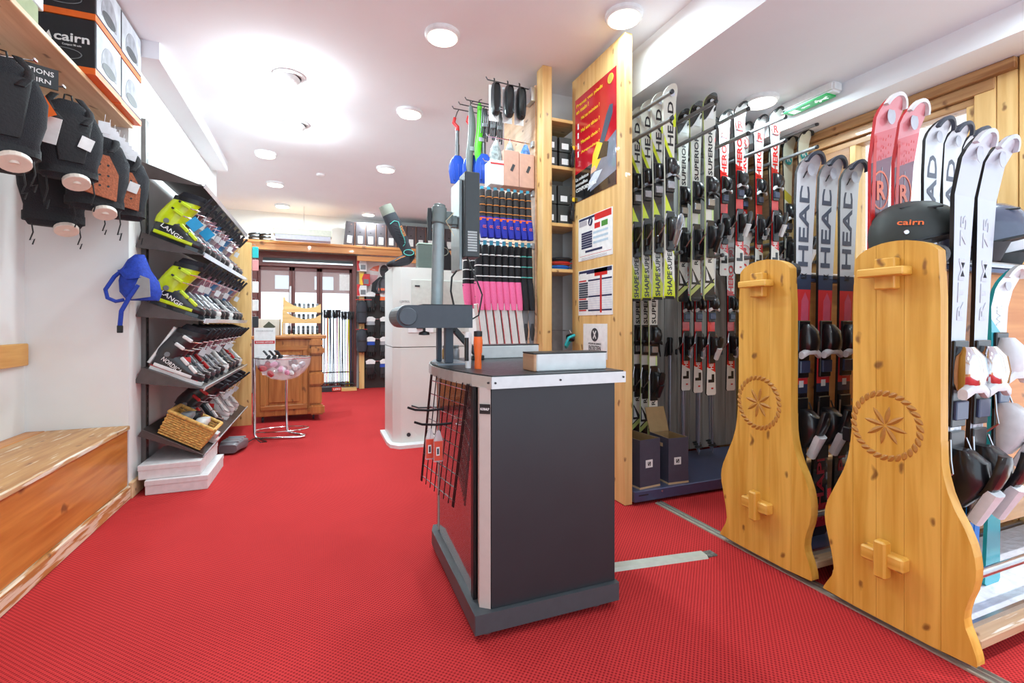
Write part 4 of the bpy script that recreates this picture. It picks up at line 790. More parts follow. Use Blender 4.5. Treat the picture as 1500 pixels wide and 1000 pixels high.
for k, (x, y, z, c_, l, hh) in enumerate(((1.06, 3.50, 2.755, M('sheath_grey', (104, 108, 106), .5), 'long grey probe sheath hanging on the display', .55), (1.11, 3.44, 2.755, M('bright_green', (84, 190, 36), .4), 'bright green ice tool handle hanging on the display', .46))):
    t = hang('probe_bag', l, 'probe', x, y, z, None)
    part('sleeve', B().loft([sring((.012*math.sin(q), 0, -hh*q/6), (.012, .026, .028, .026, .027, .024, .016)[q], .02, (1, 0, 0), (0, 1, 0), 12, 3) for q in range(7)]), c_, t, smooth=True); part('hook', B().tube([(0, 0, -.02), (0, 0, .03), (.02, .0, .04)], .004, 5), DARK, t); part('band', B().loft([sring((.01, 0, -hh*.62+.03*q), .029, .023, (1, 0, 0), (0, 1, 0), 12, 3) for q in range(2)]), SILV, t)
for k, (x, y, z) in enumerate(((1.13, 3.38, 2.69), (1.19, 3.38, 2.69), (1.245, 3.38, 2.685))):
    t = hang('clip_bunch', ['left', 'middle', 'right'][k]+' bunch of black clip straps behind the oval cases', 'strap', x, y, z, 'clip straps')
    for q in range(4): part('strap', B().tube([(.01*q-.015, 0, .01), (.012*q-.02, -.01*q, -.08), (.015*q-.02, .01, -.17-.02*q)], .006, 6), BLACK if q % 2 else DARK, t, smooth=True)
    part('buckle', B().box((0, -.02, -.12), (.04, .015, .03)), GREY, t, .004)
# boxed crampons and bags on the second rod
PKB = M('peach_box', (206, 160, 140), .55)
for k, (x, w_, h_, c_, l) in enumerate(((1.13, .10, .17, M('white_red_box', (224, 222, 220), .5), 'white and red carton with a grey bag above it'), (1.235, .12, .25, PKB, 'peach coloured carton with a dark figure, left one'), (1.355, .115, .24, PKB, 'peach coloured carton with a dark figure, right one'))):
    t = hang('crampon_box', l, 'box', x, 3.10, 2.39, 'cartons on the second rod')
    part('carton', B().span((-w_/2, 0, -.33), (w_/2, .12, -.33+h_)), c_, t, .003)
    part('poly_bag', B().loft([sring((0, .03, -.02-.05*q), (.012, .035, .045, .04, .025)[q], .02, (1, 0, 0), (0, 1, 0), 10, 2.5) for q in range(5)]), M('bag_clear_%d' % (k == 2), [(150, 160, 160), (84, 130, 200)][k == 2], .25, var=.5, scale=40, bump=.6), t, smooth=True)
    part('figure_print', B().box((.01, -.0012, -.20), (.02, .0015, .05), rot=Matrix.Rotation(.4, 3, 'Y')), DARK, t) if k else part('red_stripe', B().span((-w_/2, -.0015, -.19), (w_/2, 0, -.18)), RED, t)
    part('hook', B().tube([(0, .03, -.03), (0, .03, .01)], .004, 5), CHROME, t)
# socks
def sock(name, label, group, x, y, z, top, toe, cuffc, cc=False):
    t = hang(name, label, 'sock', x, y, z, group)
    part('leg', B().loft([sring((0, 0, -.01-.055*q), .017+.003*q, .03, (1, 0, 0), (0, 1, 0), 10, 3) for q in range(4)]), top, t, smooth=True)
    part('foot', B().loft([sring((.003*q, -.008*q, -.165-.04*q), .026-.002*(q == 3)*3, .036-.002*q, (1, 0, 0), (0, 1, 0), 10, 3) for q in range(4)]), toe, t, smooth=True)
    for q in range(3): part('stripe', B().loft([sring((0, 0, -.05-.045*q-.004*r_), .0215+.0025*q, .0325, (1, 0, 0), (0, 1, 0), 10, 3) for r_ in range(2)]), cuffc, t)
    if cc: part('orange_band', B().loft([sring((0, 0, -.172-.016*r_), .0275, .038, (1, 0, 0), (0, 1, 0), 10, 3) for r_ in range(2)]), ORANGE, t); letters('CC', .024, .016, (1, 0, 0), (0, 0, 1), (.004, -.0475, -.225), ORANGE, t, .03)
    part('card_hook', B().span((-.012, -.002, -.02), (.012, .002, .012)), M('hook_card_blue', (70, 170, 200), .5), t)
    return t
SB = M('sock_dark_grey', (58, 54, 54), .9, bump=.3, scale=160, var=.2); SBL = M('sock_royal', (40, 48, 160), .9, bump=.3, scale=160)
for k in range(8): sock('ski_sock', 'dark sock with royal blue foot and orange band, %s from the left on its rod' % ORD[k], 'blue footed socks', 1.025+.049*k, 3.12, 2.03, SB, SBL, SKO, True).scale = (1, 1, 1.2)
for k in range(9):
    pk = k < 7
    sock('ski_sock', ('black sock with bright pink foot, %s from the left on its rod' % ORD[k]) if pk else ['black sock with turquoise lines next to the pink ones', 'black sock with turquoise lines nearest the panel'][k-7], 'pink footed socks' if pk else 'turquoise lined socks', 1.0+.047*k, 3.12, 1.655, SKD, PINK if pk else SKD, PAPER if pk else SKT).scale = (1, 1.15, 1.62)
for k in range(3): sock('ski_sock', 'black and pink sock hanging behind the equipment box, %s from the left' % ORD[k], 'far pink socks', .99+.05*k, 3.38, 1.64, SKD, PINK, PAPER).scale = (1, 1.1, 1.5)
dd = thing('display_rod', 'steel rod carrying the far pink socks', 'rod', (1.42, 3.38, 1.655)); part('rod', B().tube([(0, 0, 0), (-.46, 0, .0)], .004, 6), CHROME, dd); part('bracket', B().span((-.012, -.02, -.02), (0, .02, .02)), SILV, dd, .002)
# insoles
INS = M('insole_pack_white', (220, 222, 218), .4); 
for k in range(6):
    t = hang('insole_pack', 'white boxed insole with red edge, %s from the left' % ORD[k], 'insole pack', 1.01+.055*k, 3.12, 1.26, 'boxed insoles on the lowest rod')
    part('carton', B().box((.01, 0, -.165), (.045, .09, .29), rot=Matrix.Rotation(-.13, 3, 'Y')), INS, t, .003); part('red_edge', B().box((-.014, -.0455, -.165), (.005, .0015, .28), rot=Matrix.Rotation(-.13, 3, 'Y')), RED, t); part('hook', B().span((-.012, -.002, -.03), (.012, .002, .01)), SILV, t)
for k in range(2):
    t = hang('insole', ['left', 'right'][k]+' pair of grey shaped insoles hanging from the lowest rod', 'insole', 1.345+.05*k, 3.11, 1.26, 'bare insoles')
    part('sole', B().loft([sring((0, 0, -.02-.05*q), (.012, .024, .026, .022, .017, .019, .014)[q], .006, (1, 0, 0), (0, 1, 0), 12, 2.4) for q in range(7)]), GREY, t, smooth=True); part('arch', B().loft([sring((.002, -.008, -.16-.04*q), (.01, .018, .017, .008)[q], .004, (1, 0, 0), (0, 1, 0), 10) for q in range(4)]), DARK, t, smooth=True); part('hook', B().tube([(0, 0, -.03), (0, 0, .01)], .003, 5), CHROME, t)
# floor cable cover and rack rail
t = thing('cable_cover', 'pale grey cable cover strip on the carpet right of the counter', 'cable cover', (1.076, 1.85, 0), -.13)
part('cover', B().prism([(-.035, 0), (-.022, .012), (.022, .012), (.035, 0)], lambda a, b_, q: Vector((q, a, b_)), 0, .62), M('cover_grey', (186, 188, 176), .5), t); part('cut_end', B().box((.65, .0, .004), (.05, .05, .006), rot=Matrix.Rotation(.1, 3, 'Z')), M('cover_end', (110, 110, 104), .5, var=.6, scale=80), t)
t = thing('floor_rail', 'aluminium floor rail the ski racks roll along', 'rail', (1.905, 2.39, 0)); part('rail_base', B().span((-.006, -1.9, 0), (.05, 0, .006)), M('rail_alu', (190, 186, 168), .4, .4), t); 
for x in (.008, .032): part('rail_lip', B().span((x, -1.9, .006), (x+.005, 0, .012)), STEEL, t)
# ================================================================== skis
def ski_mesh(L, wt, ww, wl, th=.012, tipl=.14, rise=.055, n=30, flat=False):
    top, oth = B(), B(); rings = []
    zs = [L*i/n for i in range(n)]+[L*(1-.02*(1-q/5)**1.0*0-.0) for q in ()]
    zs = [.0, .004, .012]+[L*i/24 for i in range(1, 22)]+[L-.10+.1*q for q in (.15, .4, .6, .75, .86, .94, .985, 1)]
    zs = sorted(set(z for z in zs if z <= L))
    for z in zs:
        f = z/L
        if f < .45: w = ww+(wl-ww)*((.45-f)/.45)**2
        else: w = ww+(wt-ww)*(min(1, (f-.45)/.45))**2
        d = L-z
        if d < wt*.55: w *= math.sqrt(max(.004, 1-(1-d/(wt*.55))**2))
        if z < .012: w *= .80+.2*z/.012
        y = 0
        if d < tipl: y = -rise*((tipl-d)/tipl)**2
        rings.append((z, w/2, y))
    v = []
    for z, w, y in rings: v += [(-w, y-th, z), (w, y-th, z), (w, y, z), (-w, y, z)]
    b = B(); b.v = v
    for i in range(len(rings)-1):
        a, c = i*4, i*4+4
        for j, m in ((0, 0), (1, 1), (2, 2), (3, 1)):
            b.f.append((a+j, a+(j+1) % 4, c+(j+1) % 4, c+j)); b.m.append(m)
    b.f += [(0, 1, 2, 3), tuple(len(v)-4+q for q in range(4))]; b.m += [1, 1]
    return b
SIDE = M('ski_edge_black', (20, 20, 22), .3, coat=.3); BASE = M('ski_base', (40, 40, 46), .3)
TW = M('binding_white', (226, 226, 228), .35); TB = M('binding_black', (26, 26, 30), .3, coat=.4); TS = M('binding_silver', (170, 174, 182), .2, .7); TN = M('binding_navy', (60, 72, 104), .3, coat=.3)
BPL = {}
def binding(par, zt, zh, th, body=TB, wing=TW, lever=TB, s=1.0, base=None, tbody=None):
    key = (round(zt, 3), round(zh, 3), th, body.name, wing.name, lever.name, s, tbody and tbody.name)
    if key not in BPL:
        X, Yv = (1, 0, 0), (0, 1, 0); y0 = -th
        W = .034*s
        pl = mesh('binding_plate', B().span((-W*.95, y0-.012, zt-.13*s), (W*.95, y0, zt+.10*s)).span((-W*.95, y0-.012, zh-.14*s), (W*.95, y0, zh+.12*s)), base or TB, .003)
        toe = mesh('toe_piece', B().loft([sring((0, y0-h/2-.008, zt+q*s), w*s, h/2*s, X, Yv, 12, 3) for q, w, h in ((.085, .018, .03), (.06, .034, .052), (.02, .038, .06), (-.01, .036, .056), (-.03, .03, .04))]), tbody or body, smooth=True)
        wg = mesh('toe_wing', B().loft([sring((x*s, y0-.045*s+abs(x)*.2, zt-.02*s-.55*max(0, abs(x)-.02)*s), .014*s, .011*s, (0, 0, 1), Yv, 10, 3) for x in (-.05, -.04, -.02, 0, .02, .04, .05)]), wing, smooth=True)
        afd = mesh('glide_pad', B().box((0, y0-.016, zt-.085*s), (.055*s, .012, .05*s)), TN if wing is TW else TS, .003)
        hl = mesh('heel_piece', B().loft([sring((0, y0-h/2-.008, zh+q*s), w*s, h/2*s, X, Yv, 12, 3) for q, w, h in ((.075, .022, .04), (.05, .034, .075), (.0, .036, .082), (-.04, .033, .06), (-.075, .024, .03))]), body, smooth=True)
        lv = mesh('heel_lever', B().loft([sring((0, y0-yy*s, zh+q*s), w*s, .012*s, X, Yv, 10, 3) for q, yy, w in ((-.03, .07, .018), (-.005, .085, .024), (.03, .098, .026), (.065, .105, .022), (.08, .104, .012))]), wing if wing is not TW else lever, smooth=True)
        hc = mesh('heel_cover', B().loft([sring((0, y0-.09*s+.02*s*q, zh-.015*s-.045*s*q), (.024-.004*q)*s, .014*s, X, (0, 1, .6), 10, 3) for q in range(3)]), wing, smooth=True)
        bk = [mesh('brake_arm', B().tube([(sg*.036*s, y0-.012, zh+.10*s), (sg*.052*s, y0-.02*s, zh+.05*s), (sg*.062*s, y0-.03*s, zh+.02*s), (sg*.07*s, y0+.03*s, zh-.05*s)], .0035, 6), STEEL, smooth=True) for sg in (-1, 1)]
        bf = [mesh('brake_foot', B().box((sg*.071*s, y0+.035*s, zh-.065*s), (.014*s, .03*s, .05*s)), TB, .004) for sg in (-1, 1)]
        BPL[key] = (pl, toe, wg, afd, hl, lv, hc, bk, bf)
    pl, toe, wg, afd, hl, lv, hc, bk, bf = BPL[key]
    link('binding_plate', pl, par); o = link('toe_piece', toe, par); link('toe_wing', wg, o); link('glide_pad', afd, o)
    o = link('heel_piece', hl, par); link('heel_lever', lv, o); link('heel_cover', hc, o)
    for a, c in zip(bk, bf): o = link('brake_arm', a, par); link('brake_foot', c, o)
def ztext(par, s, z0, z1, h, mat, th, x=0, bold=.02, y=0):
    return letters(s, z1-z0, h, (0, 0, 1), (-1, 0, 0), (x, -th-.0012+y, (z0+z1)/2), mat, par, bold)
def ring(par, name, z, r, w, mat, th, y=0, sz=1):
    part(name, B().loft([[Vector((rr*math.cos(a*PI/14), -th-d, z+rr*sz*math.sin(a*PI/14))) for a in range(28)] for rr, d in ((r, .0003), (r, .0016), (r-w, .0016), (r-w, .0003))], close=True).xf(Matrix.Translation((0, y, 0))), mat, par)
def disc(par, name, z, r, mat, th, y=0, sz=1): part(name, B().prism([(r*math.cos(a*PI/9), z+r*sz*math.sin(a*PI/9)) for a in range(18)], lambda a, b_, q: Vector((a, q, b_)), -th-.0003+y, -th-.0018+y), mat, par)
def tipcap(par, L, wt, th, mat, y=-.055, dz=.011):
    q = B()
    for i in range(9):
        pass
    rr = [[Vector(((wt/2+o)*math.cos(a), y*(1-.35*(1-math.sin(a)))-th/2+e, L-wt*.55+(wt*.55+o)*math.sin(a))) for o, e in ((-dz, -th*.58), (.003, -th*.58), (.003, th*.58), (-dz, th*.58))] for a in [PI*(.12+.76*i/10) for i in range(11)]]
    part('tip_protector', B().loft(rr), mat, par, smooth=True)
def polyz(par, name, pts, mat, th, y=0): part(name, B().prism(pts, lambda a, b_, q: Vector((a, q, b_)), -th-.0003+y, -th-.0013+y), mat, par)
KB = M('print_black', (22, 22, 26), .3, coat=.4); KR = M('print_red', (214, 34, 32), .3, coat=.4); KW = M('print_white', (236, 236, 234), .3, coat=.4); KO = M('print_coral', (240, 108, 70), .3, coat=.4); KG = M('print_greyblue', (86, 92, 108), .3); KD = M('print_crimson', (176, 24, 48), .3); KP = M('print_palegrey', (206, 208, 216), .3)
def new_ski(label, group): return thing('ski', label, 'ski', (0, 0, 0), group=group)
def ski_head_jr():
    L, th = 1.29, .011; t = new_ski('', 'junior skis on the wall rack')
    m = bands('head_junior_print', [(0, (212, 226, 30)), (.135, (228, 226, 216)), (.255, (212, 226, 30)), (.44, (24, 24, 28)), (.665, (212, 226, 30)), (.705, (226, 222, 208))], L, 2.0)
    part('body', ski_mesh(L, .098, .062, .085, th, .085, .045), [m, M('ski_edge_pale', (224, 226, 214), .3), BASE], t, smooth=False)
    ztext(t, 'HEAD', .93, 1.20, .042, KB, th, .006); ztext(t, 'SUPER', .175, .31, .034, KB, th, 0); ztext(t, 'SHAPE', .02, .165, .036, KB, th, 0)
    disc(t, 'tip_badge', L-.05, .02, KP, th, -.022); part('tail_guard', B().span((-.034, -th-.001, -.004), (.034, .001, .014)), KB, t)
    polyz(t, 'yellow_flash', [(.02, 1.05), (.046, 1.05), (.047, 1.14), (.03, 1.11)], M('print_lime', (212, 226, 30), .3), th)
    binding(t, .765, .42, th, TB, TS, TB, .92); return t
def ski_fischer():
    L, th = 1.31, .011; t = new_ski('', 'junior skis on the wall rack')
    m = bands('fischer_print', [(0, (30, 30, 32)), (.05, (206, 220, 130)), (.075, (30, 30, 32)), (.085, (226, 224, 214)), (.90, (28, 28, 30))], L, -.8)
    part('body', ski_mesh(L, .102, .064, .088, th, .085, .045), [m, M('ski_edge_lime', (206, 222, 150), .3), BASE], t)
    ztext(t, 'SUPERIOR', .80, 1.10, .034, KB, th, .004); ztext(t, 'RC4', .24, .33, .03, KB, th, .0)
    polyz(t, 'tail_triangle', [(-.038, .11), (.038, .11), (-.034, .22)], KB, th); polyz(t, 'tail_triangle', [(.0, .125), (-.03, .20), (-.03, .125)], KW, th, -.001)
    polyz(t, 'tip_triangle', [(-.03, 1.16), (.03, 1.16), (.03, 1.225)], KW, th, -.002); polyz(t, 'tip_stripe', [(-.04, 1.14), (-.03, 1.14), (.046, 1.25), (.042, 1.262)], KW, th, -.003)
    polyz(t, 'red_word', [(-.012, .72), (-.002, .72), (.006, .79), (-.004, .79)], KR, th); ring(t, 'tip_ring', L-.052, .019, .006, KP, th, -.024); disc(t, 'tip_badge', L-.052, .011, KW, th, -.024)
    polyz(t, 'green_flank', [(.018, .36), (.031, .36), (.031, .72), (.018, .68)], M('print_palegreen', (204, 222, 150), .3), th)
    binding(t, .70, .40, th, TB, TB, TB, .92); return t
def ski_hero():
    L, th = 1.12, .011; t = new_ski('', 'junior skis on the wall rack')
    m = bands('hero_print', [(0, (228, 224, 216)), (.15, (214, 34, 32)), (.63, (228, 226, 222))], L, .5)
    part('body', ski_mesh(L, .098, .062, .084, th, .09, .045), [m, SIDE, BASE], t)
    ztext(t, 'HERO', .70, .90, .046, KR, th, .0, .03); ztext(t, 'HERO', .175, .27, .036, KW, th, 0)
    polyz(t, 'tail_letter', [(-.026, .085), (-.026, .105), (.004, .105), (.004, .14), (.026, .14), (.026, .085)], KB, th)
    ring(t, 'logo_ring', L-.135, .043, .003, KR, th, -.006, 1.0); letters('R', .045, .05, (1, 0, .15), (-.1, 0, 1), (0, -th-.008, L-.135), KR, t, .03)
    polyz(t, 'grey_word', [(-.03, .945), (.03, .945), (.03, .953), (-.03, .953)], KG, th); polyz(t, 'red_word', [(.0, .04), (.018, .04), (.018, .05), (.0, .05)], KR, th)
    tipcap(t, L, .098, th, KB); binding(t, .60, .33, th, TB, TW, TB, .82); return t
def ski_teal():
    L, th = 1.2, .011; t = new_ski('', 'cream skis with teal discs')
    part('body', ski_mesh(L, .105, .066, .09, th, .12, .05), [bands('cream_ski_print', [(0, (40, 170, 170)), (.12, (232, 230, 206)), (.6, (210, 196, 70)), (.66, (232, 230, 206))], L, .6), SIDE, BASE], t)
    disc(t, 'teal_disc', L-.17, .034, TEAL, th, -.004); letters('R', .04, .045, (1, 0, .1), (-.05, 0, 1), (0, -th-.008, L-.16), KW, t, .03); tipcap(t, L, .105, th, KB); binding(t, .62, .36, th, TB, TW, TB, .92); return t
def ski_head():
    L, th = 1.74, .012; t = new_ski('', 'white and red skis on the first rolling rack')
    m = bands('head_adult_print', [(0, (40, 20, 26)), (.02, (176, 22, 44)), (.085, (28, 22, 28)), (.385, (52, 62, 88)), (.41, (226, 58, 62)), (.655, (56, 66, 92)), (.695, (226, 226, 228))], L, 0, lines=0)
    part('body', ski_mesh(L, .124, .086, .112, th, .11, .055), [m, SIDE, BASE], t)
    ztext(t, 'HEAD', 1.245, 1.63, .062, KG, th, -.008, .02); ztext(t, 'RX', 1.19, 1.215, .034, KB, th, .0, .01); ztext(t, 'SHAPE', .07, .40, .05, KD, th, 0, .02)
    polyz(t, 'pink_panel', [(-.012, .74), (.034, .74), (.034, 1.09), (.011, 1.13), (-.012, 1.09)], M('print_pinkred', (222, 96, 122), .3), th); disc(t, 'tip_badge', L-.07, .022, KP, th, -.022, 1.2)
    polyz(t, 'white_square', [(-.014, .70), (.014, .70), (.014, .73), (-.014, .73)], KW, th, -.001); polyz(t, 'dark_stroke', [(-.03, 1.635), (-.024, 1.635), (-.002, 1.668), (-.008, 1.668)], KB, th, -.006)
    tipcap(t, L, .124, th, M('tip_cap_slate', (58, 62, 76), .4), -.06); binding(t, .89, .52, th, TB, TW, TB, 1.12); return t
def ski_rossi():
    L, th = 1.86, .012; t = new_ski('', 'coral skis on the second rolling rack')
    m = bands('coral_print', [(0, (80, 24, 34)), (.45, (96, 44, 60)), (.72, (120, 62, 84)), (.872, (226, 96, 104)), (.93, (236, 140, 146))], L, -.35)
    part('body', ski_mesh(L, .128, .078, .112, th, .17, .065), [m, M('ski_edge_red', (196, 40, 44), .3, coat=.4), BASE], t)
    ring(t, 'logo_ring', 1.51, .052, .005, KO, th, 0, 1.45); letters('R', .055, .075, (1, 0, .15), (-.05, 0, 1), (.004, -th-.002, 1.51), KO, t, .03); disc(t, 'tip_badge', L-.075, .024, KP, th, -.03, 1.3)
    polyz(t, 'red_flank', [(-.062, 1.35), (-.04, 1.35), (-.046, 1.74), (-.060, 1.74)], KR, th, -.008)
    for k in range(14): polyz(t, 'scale_mark', [(-.03+.012*(k % 5), 1.62+.014*(k//2)), (-.024+.012*(k % 5), 1.624+.014*(k//2)), (-.027+.012*(k % 5), 1.632+.014*(k//2))], KR, th, -.006-.0015*k)
    polyz(t, 'silver_line', [(.004, 1.2), (.007, 1.2), (.007, 1.6), (.004, 1.6)], TS, th); tipcap(t, L, .128, th, M('tip_clear', (226, 220, 220), .2), -.065); binding(t, .98, .62, th, TB, TB, TB, 1.12); return t
def ski_white():
    L, th = 1.84, .012; t = new_ski('', 'white skis behind the coral pair')
    part('body', ski_mesh(L, .124, .074, .108, th, .11, .055), [bands('white_adult_print', [(0, (40, 44, 60)), (.25, (200, 60, 60)), (.5, (226, 226, 230))], L), SIDE, BASE], t)
    ztext(t, 'HEAD', 1.33, 1.70, .062, KG, th, -.006, .02); disc(t, 'tip_badge', L-.07, .02, KP, th, -.02, 1.2); tipcap(t, L, .124, th, M('tip_cap_slate', (58, 62, 76), .4), -.06); binding(t, .98, .62, th, TB, TW, TB, 1.1); return t
def ski_silver():
    L, th = 1.63, .013; t = new_ski('', 'silver skis on the second rolling rack')
    m = bands('silver_ski_print', [(0, (48, 92, 150)), (.04, (40, 140, 214)), (.30, (30, 30, 36)), (.34, (206, 210, 220))], L, -.3)
    part('body', ski_mesh(L, .122, .080, .108, th, .17, .07), [m, SIDE, BASE], t)
    ztext(t, 'RTM 75', 1.0, 1.36, .034, KP, th, 0, .01); disc(t, 'tip_badge', L-.07, .02, KP, th, -.036, 1.5); tipcap(t, L, .122, th, M('tip_silver', (214, 216, 222), .2, .4), -.07)
    polyz(t, 'blue_flank', [(.012, .06), (.048, .06), (.042, .42), (.012, .42)], M('print_azure', (34, 134, 216), .3), th, -.0005); polyz(t, 'binding_rail', [(-.03, .56), (.03, .56), (.03, .70), (-.03, .70)], M('rail_print', (196, 198, 204), .2, .4, var=.5, scale=50), th, -.001)
    binding(t, .80, .46, th, TB, TW, TB, 1.3, tbody=CHROME); return t
def ski_aqua():
    L, th = 1.2, .012; t = new_ski('', 'white and teal skis farther along the rack')
    part('body', ski_mesh(L, .12, .078, .105, th, .15, .06), [bands('aqua_print', [(0, (40, 170, 186)), (.25, (220, 232, 238)), (.45, (70, 186, 200)), (.8, (226, 232, 236))], L, .8), TEAL, BASE], t)
    disc(t, 'tip_badge', L-.07, .02, KP, th, -.022); tipcap(t, L, .12, th, KW, -.06); ztext(t, 'WILD', .98, 1.1, .04, KW, th); binding(t, .83, .60, th, TW, TW, TW, 1.25); return t
def place(proto, spots):
    """spots: (loc, rot, label); the first takes the model itself"""
    for i, (loc, rot, lb) in enumerate(spots):
        if i == 0: proto.location = loc; proto.rotation_euler = rot; proto['label'] = lb
        else: dup(proto, loc, rot, lb)
# ------------------------------------------------------------------ wall rack
t = thing('ski_wall_rack', 'grey backed wall rack with pegs and a dark blue metal platform', 'ski rack', (1.757, 2.40, 0))
NB = M('navy_steel', (82, 90, 124), .3, .4, var=.05); GP = wood('grey_board', (150, 146, 142), (118, 114, 112), 'z', knots=False, coat=0)
part('platform', B().span((0, 0, .018), (1.5, .62, .085)), NB, t, .004)
part('platform_slot', B().span((.03, -.0015, .055), (.10, 0, .062)), BLACK, t); part('platform_bolt', B().cyl((.2, .0, .068), (.2, -.006, .068), .006, n=8), STEEL, t)
for k in range(12): part('plank', B().span((.002+k*.125, .64, .09), (.124+k*.125, .66, 2.45)), GP, t, .003)
PEG = M('peg_grey', (158, 158, 160), .35, .5)
pm = mesh('peg', B().cyl((0, .64, 0), (0, -.15, 0), .0125, n=12), PEG, smooth=True); ps = mesh('peg', B().cyl((0, .64, 0), (0, .02, 0), .0125, n=12), PEG, smooth=True)
pe = mesh('peg_end', B().lathe([(.0135, 0), (.0135, .012), (.008, .016)], n=12).xf(Matrix.Rotation(PI/2, 4, 'X')), DARK, smooth=True)
def peg(x, z, short=False, y=0):
    o = link('peg', ps if short else pm, t, (x, y, z)); link('peg_end', pe, o, (0, .02 if short else -.15, 0))
for xc in (1.975, 2.31, 2.575, 2.90, 3.2):
    x = xc-1.757
    for z in (2.455, 2.30): peg(x-.072, z)
    for z in (1.72, 1.545): peg(x-.06+.12, z, True); peg(x-.06+.17, z, True, -.04)
place(ski_head_jr(), [((1.975, y, 1.255), (0, 0, .0), 'yellow and white junior ski, %s from the front in the leftmost upper rack column' % ORD[i]) for i, y in enumerate((2.36, 2.47, 2.58, 2.69))])
place(ski_fischer(), [((2.31, y, 1.25), (0, 0, 0), 'black and white SUPERIOR ski, %s from the front in the upper row' % ORD[i]) for i, y in enumerate((2.38, 2.50, 2.62))]+[((2.13, y, .30), (0, 0, .0), 'black and white SUPERIOR ski, %s from the front in the lower row' % ORD[i]) for i, y in enumerate((2.71, 2.80, 2.89))])
place(ski_hero(), [((2.575, y, 1.43), (0, 0, 0), 'red and white HERO ski, %s from the front in the upper column beside SUPERIOR' % ORD[i]) for i, y in enumerate((2.39, 2.52, 2.65))]+[((2.90, y, 1.45), (0, 0, 0), 'red and white HERO ski, %s from the front in the upper right column' % ORD[i]) for i, y in enumerate((2.39, 2.52, 2.65))]
      + [((2.44, y, .62), (0, 0, 0), 'red and white HERO ski, %s from the front in the lower left column' % ORD[i]) for i, y in enumerate((2.50, 2.62, 2.74))]+[((2.74, y, .62), (0, 0, 0), 'red and white HERO ski, %s from the front in the lower right column' % ORD[i]) for i, y in enumerate((2.5, 2.62))])
place(ski_teal(), [((3.19, y, 1.27), (0, 0, 0), 'cream ski with teal disc, %s from the front at the window end' % ORD[i]) for i, y in enumerate((2.40, 2.52, 2.64))])
# child poles hanging low behind the boxes
PG = M('pole_grey', (150, 156, 172), .3, .6)
def pole(name, label, group, h, col, grip=BLACK, hang=False):
    t = thing(name, label, 'ski pole', (0, 0, 0), group=group)
    part('shaft', B().cyl((0, 0, .02), (0, 0, h-.1), .006, .0075, n=8), col, t, smooth=True); part('tip', B().cyl((0, 0, 0), (0, 0, .03), .002, .005, n=6), STEEL, t)
    part('grip', B().lathe([(.010, h-.13), (.016, h-.10), (.013, h-.05), (.018, h-.01), (.012, h)], n=10), grip, t, smooth=True); part('basket', B().lathe([(.007, .05), (.032, .055), (.03, .06), (.007, .07)], n=12), BLACK, t, smooth=True)
    part('wrist_strap', B().tube([(0, 0, h-.01), (.02, -.02, h-.05), (.012, -.03, h-.14), (0, -.02, h-.10), (0, 0, h-.02)], .005, 6), BLACK, t, smooth=True)
    return t
pp = pole('ski_pole', '', 'child poles under the HERO skis', .88, PG)
place(pp, [((2.22+.045*i, 2.80+.06*(i % 3), .12), (PI if False else .02*(i % 2), .02*((i % 3)-1), i), 'grey child ski pole, %s from the left under the HERO skis' % ORD[i]) for i in range(15)])
rp = thing('ski_pole', 'red child ski pole against the grey boards left of the skis', 'ski pole', (1.86, 2.93, .10)); part('shaft', B().cyl((0, 0, 0), (.02, 0, .9), .007, n=8), RED, rp, smooth=True); part('grip', B().cyl((.02, 0, .9), (.022, 0, 1.02), .014, n=8), WHITE, rp, smooth=True); part('lower_shaft', B().cyl((0, 0, .0), (.009, 0, .4), .0076, n=8), WHITE, rp, smooth=True)
# small child skis at far left of the rack
for k, (c_, z, l) in enumerate(((BLUE, .95, 'blue child ski beside the poster board'), (M('print_green2', (120, 190, 40), .35), 1.05, 'green tipped child ski beside the poster board'))):
    t = thing('child_ski', l, 'ski', (1.815+.045*k, 2.86-.1*k, z-.25)); part('body', ski_mesh(.95, .085, .06, .075, .010, .1, .04), [bands('child_print_%d' % k, [(0, [(30, 80, 170), (40, 170, 170)][k]), (.55, [(36, 120, 190), (40, 60, 80)][k]), (.8, [(30, 70, 160), (120, 190, 40)][k])], .95), SIDE, BASE], t); binding(t, .55, .33, .010, TB, TW, TB, .8); polyz(t, 'white_patch', [(-.02, .2), (.02, .2), (.02, .26), (-.02, .26)], KW, .010)
